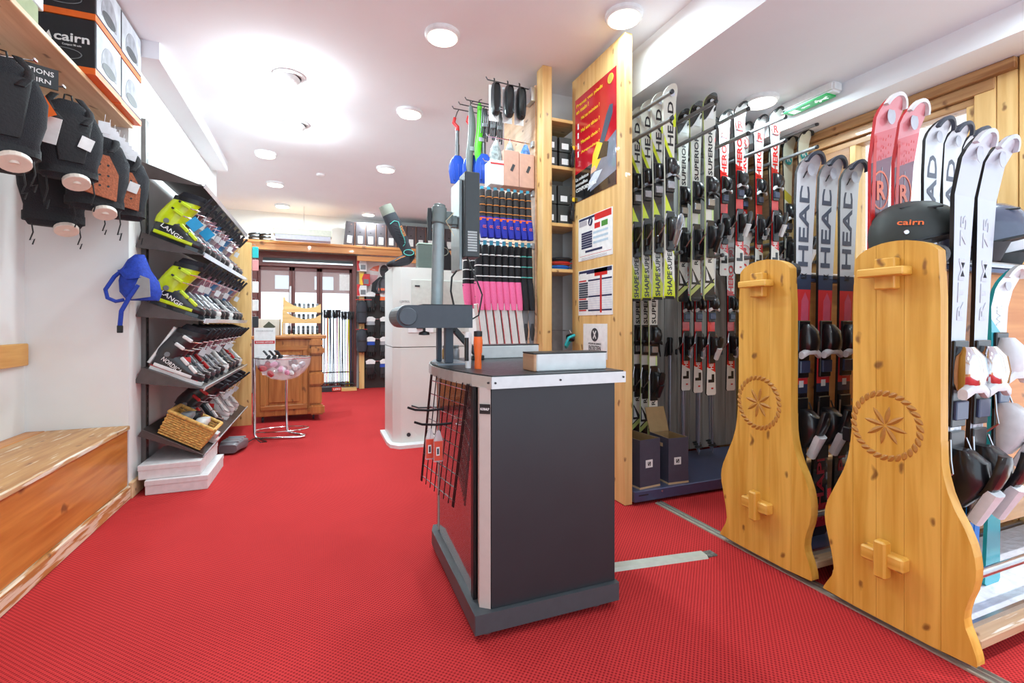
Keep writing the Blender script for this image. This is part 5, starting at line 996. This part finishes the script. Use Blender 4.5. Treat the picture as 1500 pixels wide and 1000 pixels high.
# two slate cartons on the platform
CB = M('slate_carton', (74, 72, 86), .45, var=.06); CI = M('carton_inside', (150, 122, 84), .8)
def open_carton(x, y, w, d, h, rz, label, flap):
    t = thing('open_carton', label, 'box', (x, y, .0855), rz, 'open boot cartons')
    b = B().span((0, 0, 0), (w, .004, h)).span((0, d-.004, 0), (w, d, h)).span((0, .004, 0), (.004, d-.004, h)).span((w-.004, .004, 0), (w, d-.004, h)).span((.004, .004, 0), (w-.004, d-.004, .004))
    part('carton', b, CB, t)
    part('inner_lining', B().span((.005, d-.008, .01), (w-.005, d-.0045, h)).span((.0045, .008, .01), (.0075, d-.008, h)).span((w-.0075, .008, .01), (w-.0045, d-.008, h)), CI, t)
    part('tan_base', B().span((-.001, -.001, 0), (w+.001, d+.001, .012)), M('tan_band', (206, 172, 132), .7), t)
    part('white_logo', B().span((w*.28, -.0012, h*.42), (w*.62, 0, h*.58)), KW, t); letters('S', .028, .024, (0, 0, 1), (-1, 0, 0), (w*.45, -.0018, h*.5), KB, t, .03)
    part('side_print', B().span((-.0012, d*.3, h*.78), (0, d*.75, h*.86)), M('tan_band', (206, 172, 132), .7), t)
    if flap: part('lid_flap', B().box((w/2, d+.03, h+.075), (w, .004, .17), rot=Matrix.Rotation(-.35, 3, 'X')), CI, t); part('flap_tab', B().box((w*.62, d+.025, h+.06), (w*.3, .006, .03), rot=Matrix.Rotation(-.35, 3, 'X')), CI, t)
open_carton(1.81, 2.42, .165, .36, .30, .10, 'slate open carton with S logo standing by the poster board', False)
open_carton(2.035, 2.43, .15, .20, .29, -.06, 'slate open carton with raised lid flap, right of the other carton', True)
# ------------------------------------------------------------------ rolling racks with carved pine ends
OUT2 = [(1.325, .03), (1.319, .05), (1.278, .12), (1.285, .18), (1.30, .245), (1.318, .32), (1.312, .38), (1.278, .455), (1.231, .56), (1.213, .66), (1.207, .80), (1.205, 1.335), (1.175, 1.368), (1.12, 1.388), (1.067, 1.393), (1.015, 1.388), (.96, 1.368), (.929, 1.335), (.929, .70), (.926, .62), (.905, .53), (.855, .43), (.838, .355), (.841, .285), (.865, .21), (.870, .155), (.850, .105), (.836, .06), (.836, .03)]
def soften(p):
    q = []
    for a, b_ in zip(p, p[1:]+p[:1]): q += [(a[0]*.75+b_[0]*.25, a[1]*.75+b_[1]*.25), (a[0]*.25+b_[0]*.75, a[1]*.25+b_[1]*.75)]
    return q
OUT2 = soften(OUT2)
def clip(poly, y, keep_less):
    out = []
    for (a, b_) in zip(poly, poly[1:]+poly[:1]):
        ina = a[0] <= y if keep_less else a[0] >= y; inb = b_[0] <= y if keep_less else b_[0] >= y
        if ina: out.append(a)
        if ina != inb:
            f = (y-a[0])/(b_[0]-a[0]); out.append((y, a[1]+f*(b_[1]-a[1])))
    return out
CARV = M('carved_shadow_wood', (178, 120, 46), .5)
def rolling_rack(y0, label, base):
    """y0: offset of the end panel along Y (panel centre near 1.08+y0)"""
    t = thing('ski_rack', label, 'ski rack', (1.88, 1.08+y0, 0), group='rolling ski racks')
    cuts = [.80, .929, 1.035, 1.125, 1.207, 1.36]
    for a, b_ in zip(cuts, cuts[1:]):
        pl = clip(clip(OUT2, b_-.0006, True), a+.0006, False)
        part('plank', B().prism([(q[0]-1.08, q[1]) for q in pl], lambda u, v, w_: Vector((w_, u, v)), 0, .042), PINE, t, .0035)
    # wedged tenons
    part('upper_tenon', B().span((-.034, -.034, 1.222), (.0, .034, 1.332)), PINE, t, .004); part('upper_wedge', B().span((-.068, -.078, 1.266), (-.012, .072, 1.296)), PINEY, t, .004)
    part('lower_tenon', B().span((-.045, -.065, .245), (0, .075, .295)), PINEY, t, .006); part('lower_wedge', B().span((-.06, -.018, .205), (-.02, .022, .335)), PINE, t, .006)
    # carved rosette
    c = B(); cy, cz = .015, .735
    def leaf(y, z, ang, ln, wd):
        pts = []
        for s_, hgt in ((0, 0),): pass
        n_ = 5; rim_ = []; mid = []
        for i in range(n_+1):
            f = i/n_; ww = wd*math.sin(PI*f)**.8; rim_.append((f, ww))
        vs = []; R_ = Matrix.Rotation(ang, 2)
        for f, ww in rim_:
            for sgn, x_ in ((-1, -.0002), (0, -.0045 if 0 < f < 1 else -.0002), (1, -.0002)):
                p = R_ @ Vector((f*ln, sgn*ww)); vs.append((x_, y+p.x, z+p.y))
        fs = []
        for i in range(n_):
            for j in range(2): fs.append((i*3+j, i*3+j+1, i*3+j+4, i*3+j+3))
        c.add(vs, fs)
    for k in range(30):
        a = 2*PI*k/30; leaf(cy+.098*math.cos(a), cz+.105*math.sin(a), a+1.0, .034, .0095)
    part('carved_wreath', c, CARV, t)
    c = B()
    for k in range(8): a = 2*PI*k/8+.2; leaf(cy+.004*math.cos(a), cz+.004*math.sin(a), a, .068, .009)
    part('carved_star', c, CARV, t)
    # frame behind the panel
    part('centre_board', B().span((.05, -.018, .50), (1.36, .018, 1.30)), wood('orange_board', (232, 160, 92), (214, 136, 70), 'x', kden=6), t)
    part('lower_board', B().span((.05, -.03, .30), (1.36, .03, .44)), wood('tan_board', (206, 168, 126), (176, 136, 96), 'x'), t, .003)
    part('base_board', B().span((.042, -.235, .075), (1.36, .235, .105)), wood('worn_base_board', (200, 168, 134), (166, 130, 98), 'x', wear=((230, 220, 208), .6)), t, .003)
    part('base_liner', B().span((.05, -.18, .105), (1.36, .17, .112)), base, t)
    for s_ in (-1, 1):
        part('front_strip', B().span((.045, s_*.185-.006, .105), (1.36, s_*.185+.006, .122)), STEEL, t)
        part('ski_rail', B().cyl((.042, s_*.205, .29), (1.36, s_*.205, .29), .0135, n=14), STEEL, t, smooth=True)
        part('upper_rail', B().cyl((.042, s_*.055, 1.325), (1.36, s_*.055, 1.325), .014, n=14), STEEL, t, smooth=True)
        part('rail_shoe', B().span((.042, s_*.05-.02, 1.295), (1.36, s_*.05+.02, 1.31)), NB, t)
        part('end_bumper', B().cyl((.043, s_*.11, 1.335), (.075, s_*.11, 1.335), .034, n=18), DARK, t, .004)
    for x in (.12, 1.25):
        for s_ in (-.15, .15): part('caster', B().cyl((x-.012, s_, .022), (x+.012, s_, .022), .022, n=14), DARK, t); part('caster_fork', B().span((x-.016, s_-.012, .02), (x+.016, s_+.012, .076)), STEEL, t, .002)
    return t
SNOWC = M('white_fleece', (226, 230, 240), .9, bump=.8, scale=25, var=.08)
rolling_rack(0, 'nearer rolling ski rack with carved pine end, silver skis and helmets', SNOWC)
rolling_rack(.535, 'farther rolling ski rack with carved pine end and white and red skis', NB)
LEAN = .0
def lean(a): return (a, 0, 0)
# skis lean back onto the rails: tail in front, top towards the centre board
place(ski_head(), [((2.015+.145*i, 1.553, .113), (.028, 0, 0), 'white and red HEAD ski, %s from the carved end of the farther rack' % ORD[i]) for i in range(3)])
place(ski_rossi(), [((2.03+.143*i, 1.265, .113), (.035, 0, 0), ['left', 'right'][i]+' coral and maroon ski standing behind the nearer carved end') for i in range(2)])
place(ski_white(), [((2.40+.135*i, 1.275, .113), (.03, 0, 0), 'white HEAD ski, %s to the right of the coral pair' % ORD[i]) for i in range(3)])
place(ski_silver(), [((2.052+.138*i, 1.01, .113), (.036, 0, 0), ['left', 'right'][i]+' silver ski with blue tail leaning on the nearer rack') for i in range(2)])
place(ski_aqua(), [((2.37, 1.02, .113), (.02, 0, 0), 'short teal and white ski with white bindings on the nearer rack')])
# helmets on top of the nearer rack
def helmet(x, y, z, rz, shell, label, word=None, wm=None):
    t = thing('helmet', label, 'helmet', (x, y, z), rz, 'helmets on the rack top')
    prof = [(1.0, 0), (1.03, .03), (1.0, .06), (.92, .095), (.76, .125), (.5, .146), (.2, .155), (.01, .156)]
    rings = []
    for f, zz in prof: rings.append([Vector((.135*f*math.cos(a*PI/14)-.01*(zz/.15), .108*f*math.sin(a*PI/14), zz+(.03*math.cos(a*PI/14) if zz < .02 else 0))) for a in range(28)])
    part('shell', B().loft(rings), shell, t, smooth=True)
    part('rim', B().loft([[Vector((.137*f*math.cos(a*PI/14), .110*f*math.sin(a*PI/14), zz+.03*math.cos(a*PI/14))) for a in range(28)] for f, zz in ((1.0, .002), (1.01, -.006), (.94, -.008))]), BLACK, t, smooth=True)
    for s_ in (-1, 1):
        part('ear_pad', B().loft([sring((-.01, s_*(.10-.006*k), -.005-.022*k), .052-.008*k, .018, (1, 0, 0), (0, 1, 0), 14) for k in range(4)]), M('ear_pad_grey', (74, 76, 78), .8), t, smooth=True)
        for k in range(2): part('vent_slot', B().box((.05-.075*k, s_*.078, .115+.008*k), (.045, .008, .008), rot=Matrix.Rotation(s_*.7, 3, 'X')), BLACK, t, .003)
        part('rivet', B().cyl((-.03, s_*.104, .03), (-.03, s_*.114, .028), .009, n=12), CHROME, t, .002)
    part('visor_clip', B().box((.115, 0, .05), (.03, .05, .02)), BLACK, t, .005)
    if word: letters(word, .075, .02, (1, 0, -.1), (.1, .28, 1), (-.02, -.1125, .062), wm, t, .015)
    return t
helmet(2.06, 1.10, 1.40, -1.0, M('helmet_black', (48, 52, 50), .55), 'matt black helmet with orange lettering on the rack top', 'cairn', ORANGE)
helmet(2.35, 1.02, 1.40, -.9, M('helmet_slate', (84, 94, 116), .25, coat=.6), 'slate blue helmet half hidden behind the silver skis')
helmet(2.76, 1.13, 1.40, -.9, M('helmet_white', (224, 228, 232), .3, coat=.4), 'white helmet at the right picture edge on the rack top')
# ================================================================== back of the shop
DK = wood('cash_desk_wood', (196, 128, 66), (160, 92, 38), 'z', kden=5); DKX = wood('cash_desk_wood_x', (200, 132, 70), (160, 92, 38), 'x')
t = thing('cash_desk', 'carved orange wooden cash desk in front of the glass doors', 'desk', (-.68, 5.92, 0))
part('front', B().span((0, 0, .07), (.68, .55, .93)), DK, t, .006); part('desk_top', B().span((-.03, -.04, .93), (.74, .6, .965)), DKX, t, .006)
for z in (.14, .80): part('panel_rail', B().span((.06, -.018, z), (.54, 0, z+.05)), DKX, t, .004)
for x in (.06, .49): part('panel_stile', B().span((x, -.018, .19), (x+.05, 0, .80)), DK, t, .004)
part('raised_panel', B().span((.14, -.012, .22), (.46, 0, .77)), DK, t, .008)
for z0, z1, o in ((.07, .18, .03), (.18, .40, .0), (.40, .55, .025), (.55, .75, .0), (.75, .84, .03), (.84, .93, .01)): part('carved_pilaster', B().span((.56, -.05-o, z0), (.69+o, .0, z1)), DK, t, .018, seg=2)
for x in (.08, .6): part('caster', B().cyl((x-.01, .05, .035), (x+.01, .05, .035), .034, n=12), DARK, t)
# tiered pine display on the desk with small items
t = thing('tiered_display', 'stepped pine tray display on the cash desk', 'display', (-.40, 6.0, .966))
for k, (y, z) in enumerate(((0, 0), (.14, .14), (.28, .27))):
    part('tray_front', B().prism([(0, 0), (.40, 0), (.40, .10), (.33, .06), (.22, .045), (.10, .08), (.0, .15)], lambda a, b_, q: Vector((a, q, b_)), y, y+.015), PALEX, t, .003)
    part('tray_floor', B().span((0, y+.015, z*.0+.001+z*.0), (.40, y+.13, .012+z*.0)), PALEX, t)
    t.children[-2].location.z = z; t.children[-1].location.z = z
part('side', B().prism([(0, 0), (.42, 0), (.42, .45), (.28, .45), (.28, .30), (.14, .30), (.14, .16), (0, .16)], lambda a, b_, q: Vector((q, a, b_)), -.015, 0), PALEX, t, .002)
for r_, (y, z) in enumerate(((.07, .012), (.21, .152), (.35, .282))):
    for k in range(7):
        o = thing('sunglasses_case', 'dark narrow case, %s from the left in the %s tray of the stepped display' % (ORD[k], ['bottom', 'middle', 'top'][r_]), 'case', (-.40+.06+.05*k, 6.0+y, .966+z), group='cases in the stepped trays')
        part('case', B().box((0, 0, .05), (.028, .07, .09), rot=Matrix.Rotation(-.2, 3, 'X')), [DARK, BLACK, GREY][(k+r_) % 3], o, .006); part('lid_line', B().box((0, -.036, .06), (.029, .002, .004), rot=Matrix.Rotation(-.2, 3, 'X')), SILV, o)
t = thing('desk_box', 'white carton with a dark diamond mark at the left of the cash desk', 'box', (-.66, 6.08, .966)); part('carton', B().span((0, 0, 0), (.22, .2, .19)), M('desk_carton', (212, 206, 196), .6), t, .004); part('diamond_mark', B().prism([(.11, .05), (.18, .10), (.11, .16), (.05, .10)], lambda a, b_, q: Vector((a, q, b_)), -.002, 0), M('diamond_dark', (70, 74, 60), .5), t)
t = thing('bowl_sign', 'white sheet with a red bar standing behind the glass bowl', 'sign', (-.60, 5.22, .70)); part('sheet', B().span((-.0, 0, .0), (.185, .004, .36)), PAPER, t); part('red_bar', B().span((.005, -.002, .205), (.18, 0, .235)), RED, t); letters('BONNES AFFAIRES', .15, .014, (1, 0, 0), (0, 0, 1), (.092, -.003, .22), PAPER, t, .01); letters('CONSIGNES DE MONTAGE', .15, .01, (1, 0, 0), (0, 0, 1), (.09, -.001, .33), GREY, t, 0); part('holder', B().span((.07, .004, -.1), (.11, .01, .3)), CHROME, t)
# acrylic bowl on a bent chrome stand
t = thing('bowl_stand', 'clear bowl of small goods on a bent chrome tube stand', 'bowl stand', (-.335, 5.12, 0))
ACR = M('clear_acrylic', (236, 232, 236), .05, var=0, alpha=.28)
part('bowl', B().loft([[Vector((r*math.cos(a*PI/14), r*math.sin(a*PI/14), z)) for a in range(28)] for r, z in ((.02, .552), (.12, .575), (.19, .63), (.235, .70), (.25, .775), (.244, .775), (.228, .70), (.184, .636), (.115, .582), (.02, .56))]), ACR, t, smooth=True)
part('bowl_rim', B().tube([(.247*math.cos(a*PI/18), .247*math.sin(a*PI/18), .776) for a in range(37)], .006, 6), CHROME, t, smooth=True)
part('stand_tube', B().tube([(-.25, 0, .775), (-.252, -.0, .4), (-.25, -.0, .05), (-.235, -.01, .018), (-.2, -.03, .012), (.15, -.10, .012), (.185, -.09, .014), (.19, -.06, .018), (.05, .05, .03), (.025, .07, .06), (.02, .07, .3), (.02, .06, .553)], .0125, 10), CHROME, t, smooth=True)
part('hoop', B().tube([(.24*math.cos(a*PI/12)-.02, .05+.12*math.sin(a*PI/12), .07) for a in range(25)], .006, 6), CHROME, t, smooth=True)
cols = [DARK, BLACK, PURP, M('plum', (120, 40, 60), .5), RED, M('pink_bag', (232, 160, 190), .5), BWH, SILV]
for k in range(26):
    a = k*2.4; r = .05+.15*math.sqrt((k % 13)/13); z = .62+.10*((k*7) % 10)/10+.25*max(0, r-.12)
    o = part('bowl_item', B().loft([sring((0, 0, -.018), .018, .026, (1, 0, 0), (0, 1, 0), 8, 3), sring((0, 0, 0), .028, .036, (1, 0, 0), (0, 1, 0), 8, 3), sring((0, 0, .018), .016, .022, (1, 0, 0), (0, 1, 0), 8, 3)]), cols[(k*3) % 8], smooth=True, loc=(-.335+r*math.cos(a), 5.12+r*math.sin(a), z), rot=(k, k*1.7, k*.6))
    tag(o, 'small %s accessory jumbled in the clear bowl' % ['grey', 'red', 'white', 'plum', 'black', 'silver', 'mauve', 'pink'][[DARK, RED, BWH, cols[3], BLACK, SILV, PURP, cols[5]].index(cols[(k*3) % 8])], 'accessory', 'goods in the clear bowl')
for k in range(3):
    t = thing('glove', 'dark glove sticking out of the clear bowl, %s from the left' % ORD[k], 'glove', (-.46+.05*k, 5.06, .77), .3*k, 'gloves in the bowl'); part('palm', B().box((0, 0, .01), (.03, .05, .05), rot=Matrix.Rotation(.4, 3, 'Y')), DARK, t, .01)
    for q in range(3): part('finger', B().tube([(-.01, -.02+.02*q, .03), (-.03, -.02+.02*q, .06), (-.045, -.02+.02*q, .075)], .008, 6), DARK, t, smooth=True)
# shelf over the doors with shoe boxes and an air curtain
SHW = wood('orange_shelf', (226, 158, 92), (200, 126, 66), 'x', kden=3)
t = thing('over_door_shelf', 'long orange pine shelf above the glass doors', 'shelf', (0, 8.12, 2.33)); part('shelf_board', B().span((-1.5, 0, 0), (2.18, .47, .04)), SHW, t, .003); part('shelf_fascia', B().span((-1.5, .02, -.1), (2.18, .045, 0)), SHW, t, .003); part('shelf_batten', B().span((.55, .06, -.20), (2.18, .08, -.12)), SHW, t, .003)
for k in range(11):
    x = .36+.165*k
    t = thing('boot_box', 'dark boot carton with white label, %s from the left on the shelf' % ORD[k], 'box', (x, 8.16, 2.37), group='boot cartons over the doors'); r_ = Matrix.Rotation(.09 if k == 0 else 0, 3, 'Y')
    part('carton', B().box((.076, .16, .195), (.145, .3, .385), rot=r_), M('carton_dark_plum', (84, 74, 78), .5), t, .003); part('edge_strip', B().span((.150, .004, .0), (.158, .3, .385)), M('carton_copper', (150, 104, 86), .5), t); part('white_label', B().box((.072, .0075, .10), (.075, .002, .12), rot=r_), PAPER, t); part('finger_hole', B().cyl((.07, .0095, .22), (.07, .007, .22), .012, n=10), BLACK, t); part('copper_dot', B().cyl((.1, .0095, .345), (.1, .007, .345), .01, n=8), M('carton_copper', (150, 104, 86), .5), t)
t = thing('air_curtain', 'long white air curtain unit hanging in front of the shelf', 'air curtain', (-.66, 7.85, 2.36)); part('casing', B().span((0, 0, .07), (.82, .24, .17)), M('unit_cream', (222, 222, 206), .5), t, .008); part('outlet', B().span((.03, -.002, .0), (.80, .2, .07)), M('unit_lilac', (200, 196, 210), .5), t, .004); part('suspension', B().tube([(.42, .1, .17), (.42, .1, .53)], .004, 6), STEEL, t)
for k, (x, c_, l) in enumerate(((-.80, BLACK, 'black rolled strap lying on the over-door shelf'), (-.95, DARK, 'dark rolled strap at the left end of the over-door shelf'))):
    t = thing('strap_roll', l, 'strap', (x, 8.3, 2.372)); part('coil', B().tube([(.07*math.cos(a*.5), .06*math.sin(a*.5), .02+.004*a) for a in range(26)], .018, 6), c_, t, smooth=True); part('loose_end', B().tube([(.07, 0, .03), (.12, -.03, .02), (.17, -.02, .018)], .014, 6), c_, t, smooth=True)
# pole rack with LEKI plinth
t = thing('pole_stand', 'low black plinth holding ski poles by the glass doors', 'stand', (0, 8.25, 0)); part('plinth', B().span((0, 0, 0), (.30, .16, .075)), DARK, t, .003); part('red_sign', B().span((.17, -.004, .012), (.31, 0, .068)), M('leki_red', (226, 60, 30), .5), t); letters('LEKI', .10, .03, (1, 0, 0), (0, 0, 1), (.24, -.005, .04), PAPER, t, .02); part('back_rail', B().tube([(0, .15, .30), (.5, .15, .30)], .01, 8), DARK, t); part('end_board', B().span((.31, .0, 0), (.55, .16, .05)), PALEX, t, .003)
for x in (.01, .49): part('rail_leg', B().tube([(x, .15, .05), (x, .15, .30)], .008, 6), DARK, t)
PCOL = [('black', BLACK), ('dark blue', M('pole_navy', (40, 60, 100), .3)), ('red', RED), ('grey', PG), ('black', BLACK), ('lime', LIME), ('white', WHITE)]
pro = {}
for k in range(22):
    nm, m_ = PCOL[(k*3) % 7] if k != 16 else PCOL[5]
    lb = '%s ski pole, %s from the left in the pole stand' % (nm, ORD[k])
    loc = (.02+.023*k, 8.30+.045*(k % 3), .077 if k < 13 else .052); rot = (.01*(k % 2), .012*((k % 3)-1), k*1.1)
    if nm not in pro: o = pole('ski_pole', lb, 'poles in the stand', 1.25, m_); o.location = loc; o.rotation_euler = rot; pro[nm] = o
    else: dup(pro[nm], loc, rot, lb)
# glove wall
t = thing('glove_wall', 'dark glove display panel with a pine post at the back', 'display', (.60, 8.45, 0)); part('back_board', B().span((.06, .06, .0), (.95, .10, 1.62)), M('glove_wall_dark', (50, 42, 40), .6), t); part('post', B().span((0, 0, 0), (.085, .1, 2.2)), PALE, t, .004); part('side_post', B().span((-.11, .04, 0), (-.07, .1, 2.0)), PALE, t, .003)
for z in (1.60, 1.18, .84, .46): part('rail', B().tube([(.1, .03, z), (.93, .03, z)], .006, 6), CHROME, t)
for z in (1.50, 1.0): part('red_bracket', B().span((-.06, -.06, z), (.2, -.03, z+.012)), RED, t)
def glove(label, x, z, c_, cuff):
    t = thing('glove_pair', label, 'gloves', (x, 8.44, z), group='gloves on the glove wall')
    part('header_card', B().prism([(-.07, -.02), (.07, -.02), (.08, .03), (.03, .06), (-.03, .06), (-.08, .03)], lambda a, b_, q: Vector((a, q, b_)), -.06, -.055), PAPER, t, .001)
    part('cuff', B().loft([sring((0, -.02, -.02-.03*q), .07+.004*q, .03, (1, 0, 0), (0, 1, 0), 12, 3) for q in range(3)]), cuff, t, smooth=True)
    part('palm', B().loft([sring((0, -.02, -.08-.04*q), (.062, .075, .078, .07)[q], .034, (1, 0, 0), (0, 1, 0), 12, 3) for q in range(4)]), c_, t, smooth=True)
    for q in range(4): part('finger', B().tube([(-.052+.035*q, -.02, -.18), (-.056+.037*q, -.025, -.24), (-.056+.037*q, -.03, -.275+.012*abs(q-1.5))], [.019, .018, .013], 8), c_, t, smooth=True)
    part('thumb', B().tube([(.06, -.03, -.12), (.085, -.035, -.17), (.085, -.04, -.2)], [.018, .018, .012], 8), c_, t, smooth=True)
GC = [('black', BLACK), ('charcoal', DARK), ('black and white', SILV), ('black and orange', ORANGE), ('black and blue', BLUE)]
for r_ in range(4):
    for k in range(3):
        g_ = GC[(r_*2+k*3) % 5]; glove('%s gloves with white card, %s row from the top, %s from the left' % (g_[0], ORD[r_], ORD[k]), .78+.23*k, (1.60, 1.18, .84, .46)[r_]-.02, BLACK if k != 1 else DARK, g_[1])
for k, z in enumerate((1.10, .62)):
    t = thing('rolled_bag', ['upper', 'lower'][k]+' dark cylindrical rolled bag on the pine post', 'bag', (.635, 8.37, z)); part('roll', B().lathe([(.04, 0), (.075, .02), (.085, .1), (.085, .28), (.07, .36), (.03, .39)], n=16), M('rolled_dark', (56, 58, 66), .7, bump=.3), t, smooth=True); part('strap', B().lathe([(.087, .18), (.087, .2)], n=16), BLACK, t); part('hook', B().tube([(0, 0, .38), (0, .03, .42), (0, .09, .42)], .004, 5), CHROME, t)
for k, (z, c_) in enumerate(((2.10, WHITE), (1.86, RED), (1.68, WHITE))):
    t = thing('hang_pack', ['top', 'middle', 'lowest'][k]+' red and white packet hanging on the pine post', 'packet', (.64+.05*k*(k < 2), 8.40, z), group='packets on the pine post'); part('card', B().span((-.08, -.01, -.12), (.08, .01, .08)), c_, t, .004); part('red_swoosh', B().prism([(-.08, -.11), (-.03, -.11), (-.05, .0), (-.02, .08), (-.08, .08)], lambda a, b_, q: Vector((a, q, b_)), -.0125, -.0105), RED if c_ is WHITE else YELLOW, t); part('window', B().span((-.02, -.0125, -.09), (.06, -.0105, -.01)), GREY, t); part('hook', B().tube([(0, 0, .08), (0, .02, .1), (0, .05, .1)], .003, 5), CHROME, t)
# poster of a hooded figure with a backpack in front
t = thing('figure_poster', 'bright poster panel above the gloves', 'poster', (.72, 8.52, 1.64)); part('panel', B().span((0, 0, 0), (.8, .02, .52)), M('poster_bright', (238, 230, 228), .5, var=.15, scale=6), t); part('orange_flare', B().prism([(.05, .38), (.2, .36), (.22, .47), (.12, .44)], lambda a, b_, q: Vector((a, q, b_)), -.002, 0), KO, t)
part('red_haze', B().prism([(.02, .15), (.14, .12), (.2, .30), (.04, .30)], lambda a, b_, q: Vector((a, q, b_)), -.002, 0), M('poster_rose', (224, 170, 172), .5), t)
part('figure_body', B().prism([(.08, .0), (.62, .0), (.6, .2), (.42, .28), (.22, .27), (.1, .16)], lambda a, b_, q: Vector((a, q, b_)), -.004, -.002), M('poster_ink', (40, 38, 44), .5), t); part('figure_head', B().prism([(.30+.075*math.cos(a*PI/8), .37+.11*math.sin(a*PI/8)) for a in range(16)], lambda a, b_, q: Vector((a, q, b_)), -.004, -.002), M('poster_ink2', (60, 48, 54), .5), t); part('goggle_band', B().span((.235, -.006, .37), (.365, -.0042, .41)), BLACK, t)
t = thing('backpack', 'grey backpack hanging in front of the figure poster', 'backpack', (1.03, 8.38, 1.60)); part('bag', B().loft([sring((.0, 0, .02), .14, .06, (1, 0, 0), (0, 1, 0), 14, 4), sring((.0, 0, .10), .16, .08, (1, 0, 0), (0, 1, 0), 14, 4), sring((.01, 0, .22), .14, .07, (1, 0, 0), (0, 1, 0), 14, 4), sring((.03, 0, .30), .09, .05, (1, 0, 0), (0, 1, 0), 14, 3)]), M('backpack_grey', (96, 92, 98), .8, bump=.3), t, smooth=True); part('orange_patch', B().span((-.13, -.085, .06), (-.03, -.078, .10)), KO, t); part('strap', B().tube([(-.08, -.07, .28), (-.12, -.085, .18), (-.1, -.08, .04)], .012, 6), BLACK, t, smooth=True); part('lid', B().loft([sring((.03, -.02, .26+.03*q), .12-.02*q, .07, (1, 0, 0), (0, 1, 0), 14, 3) for q in range(3)]), DARK, t, smooth=True); part('hanger', B().tube([(.03, .0, .30), (.03, .08, .34)], .005, 5), CHROME, t)
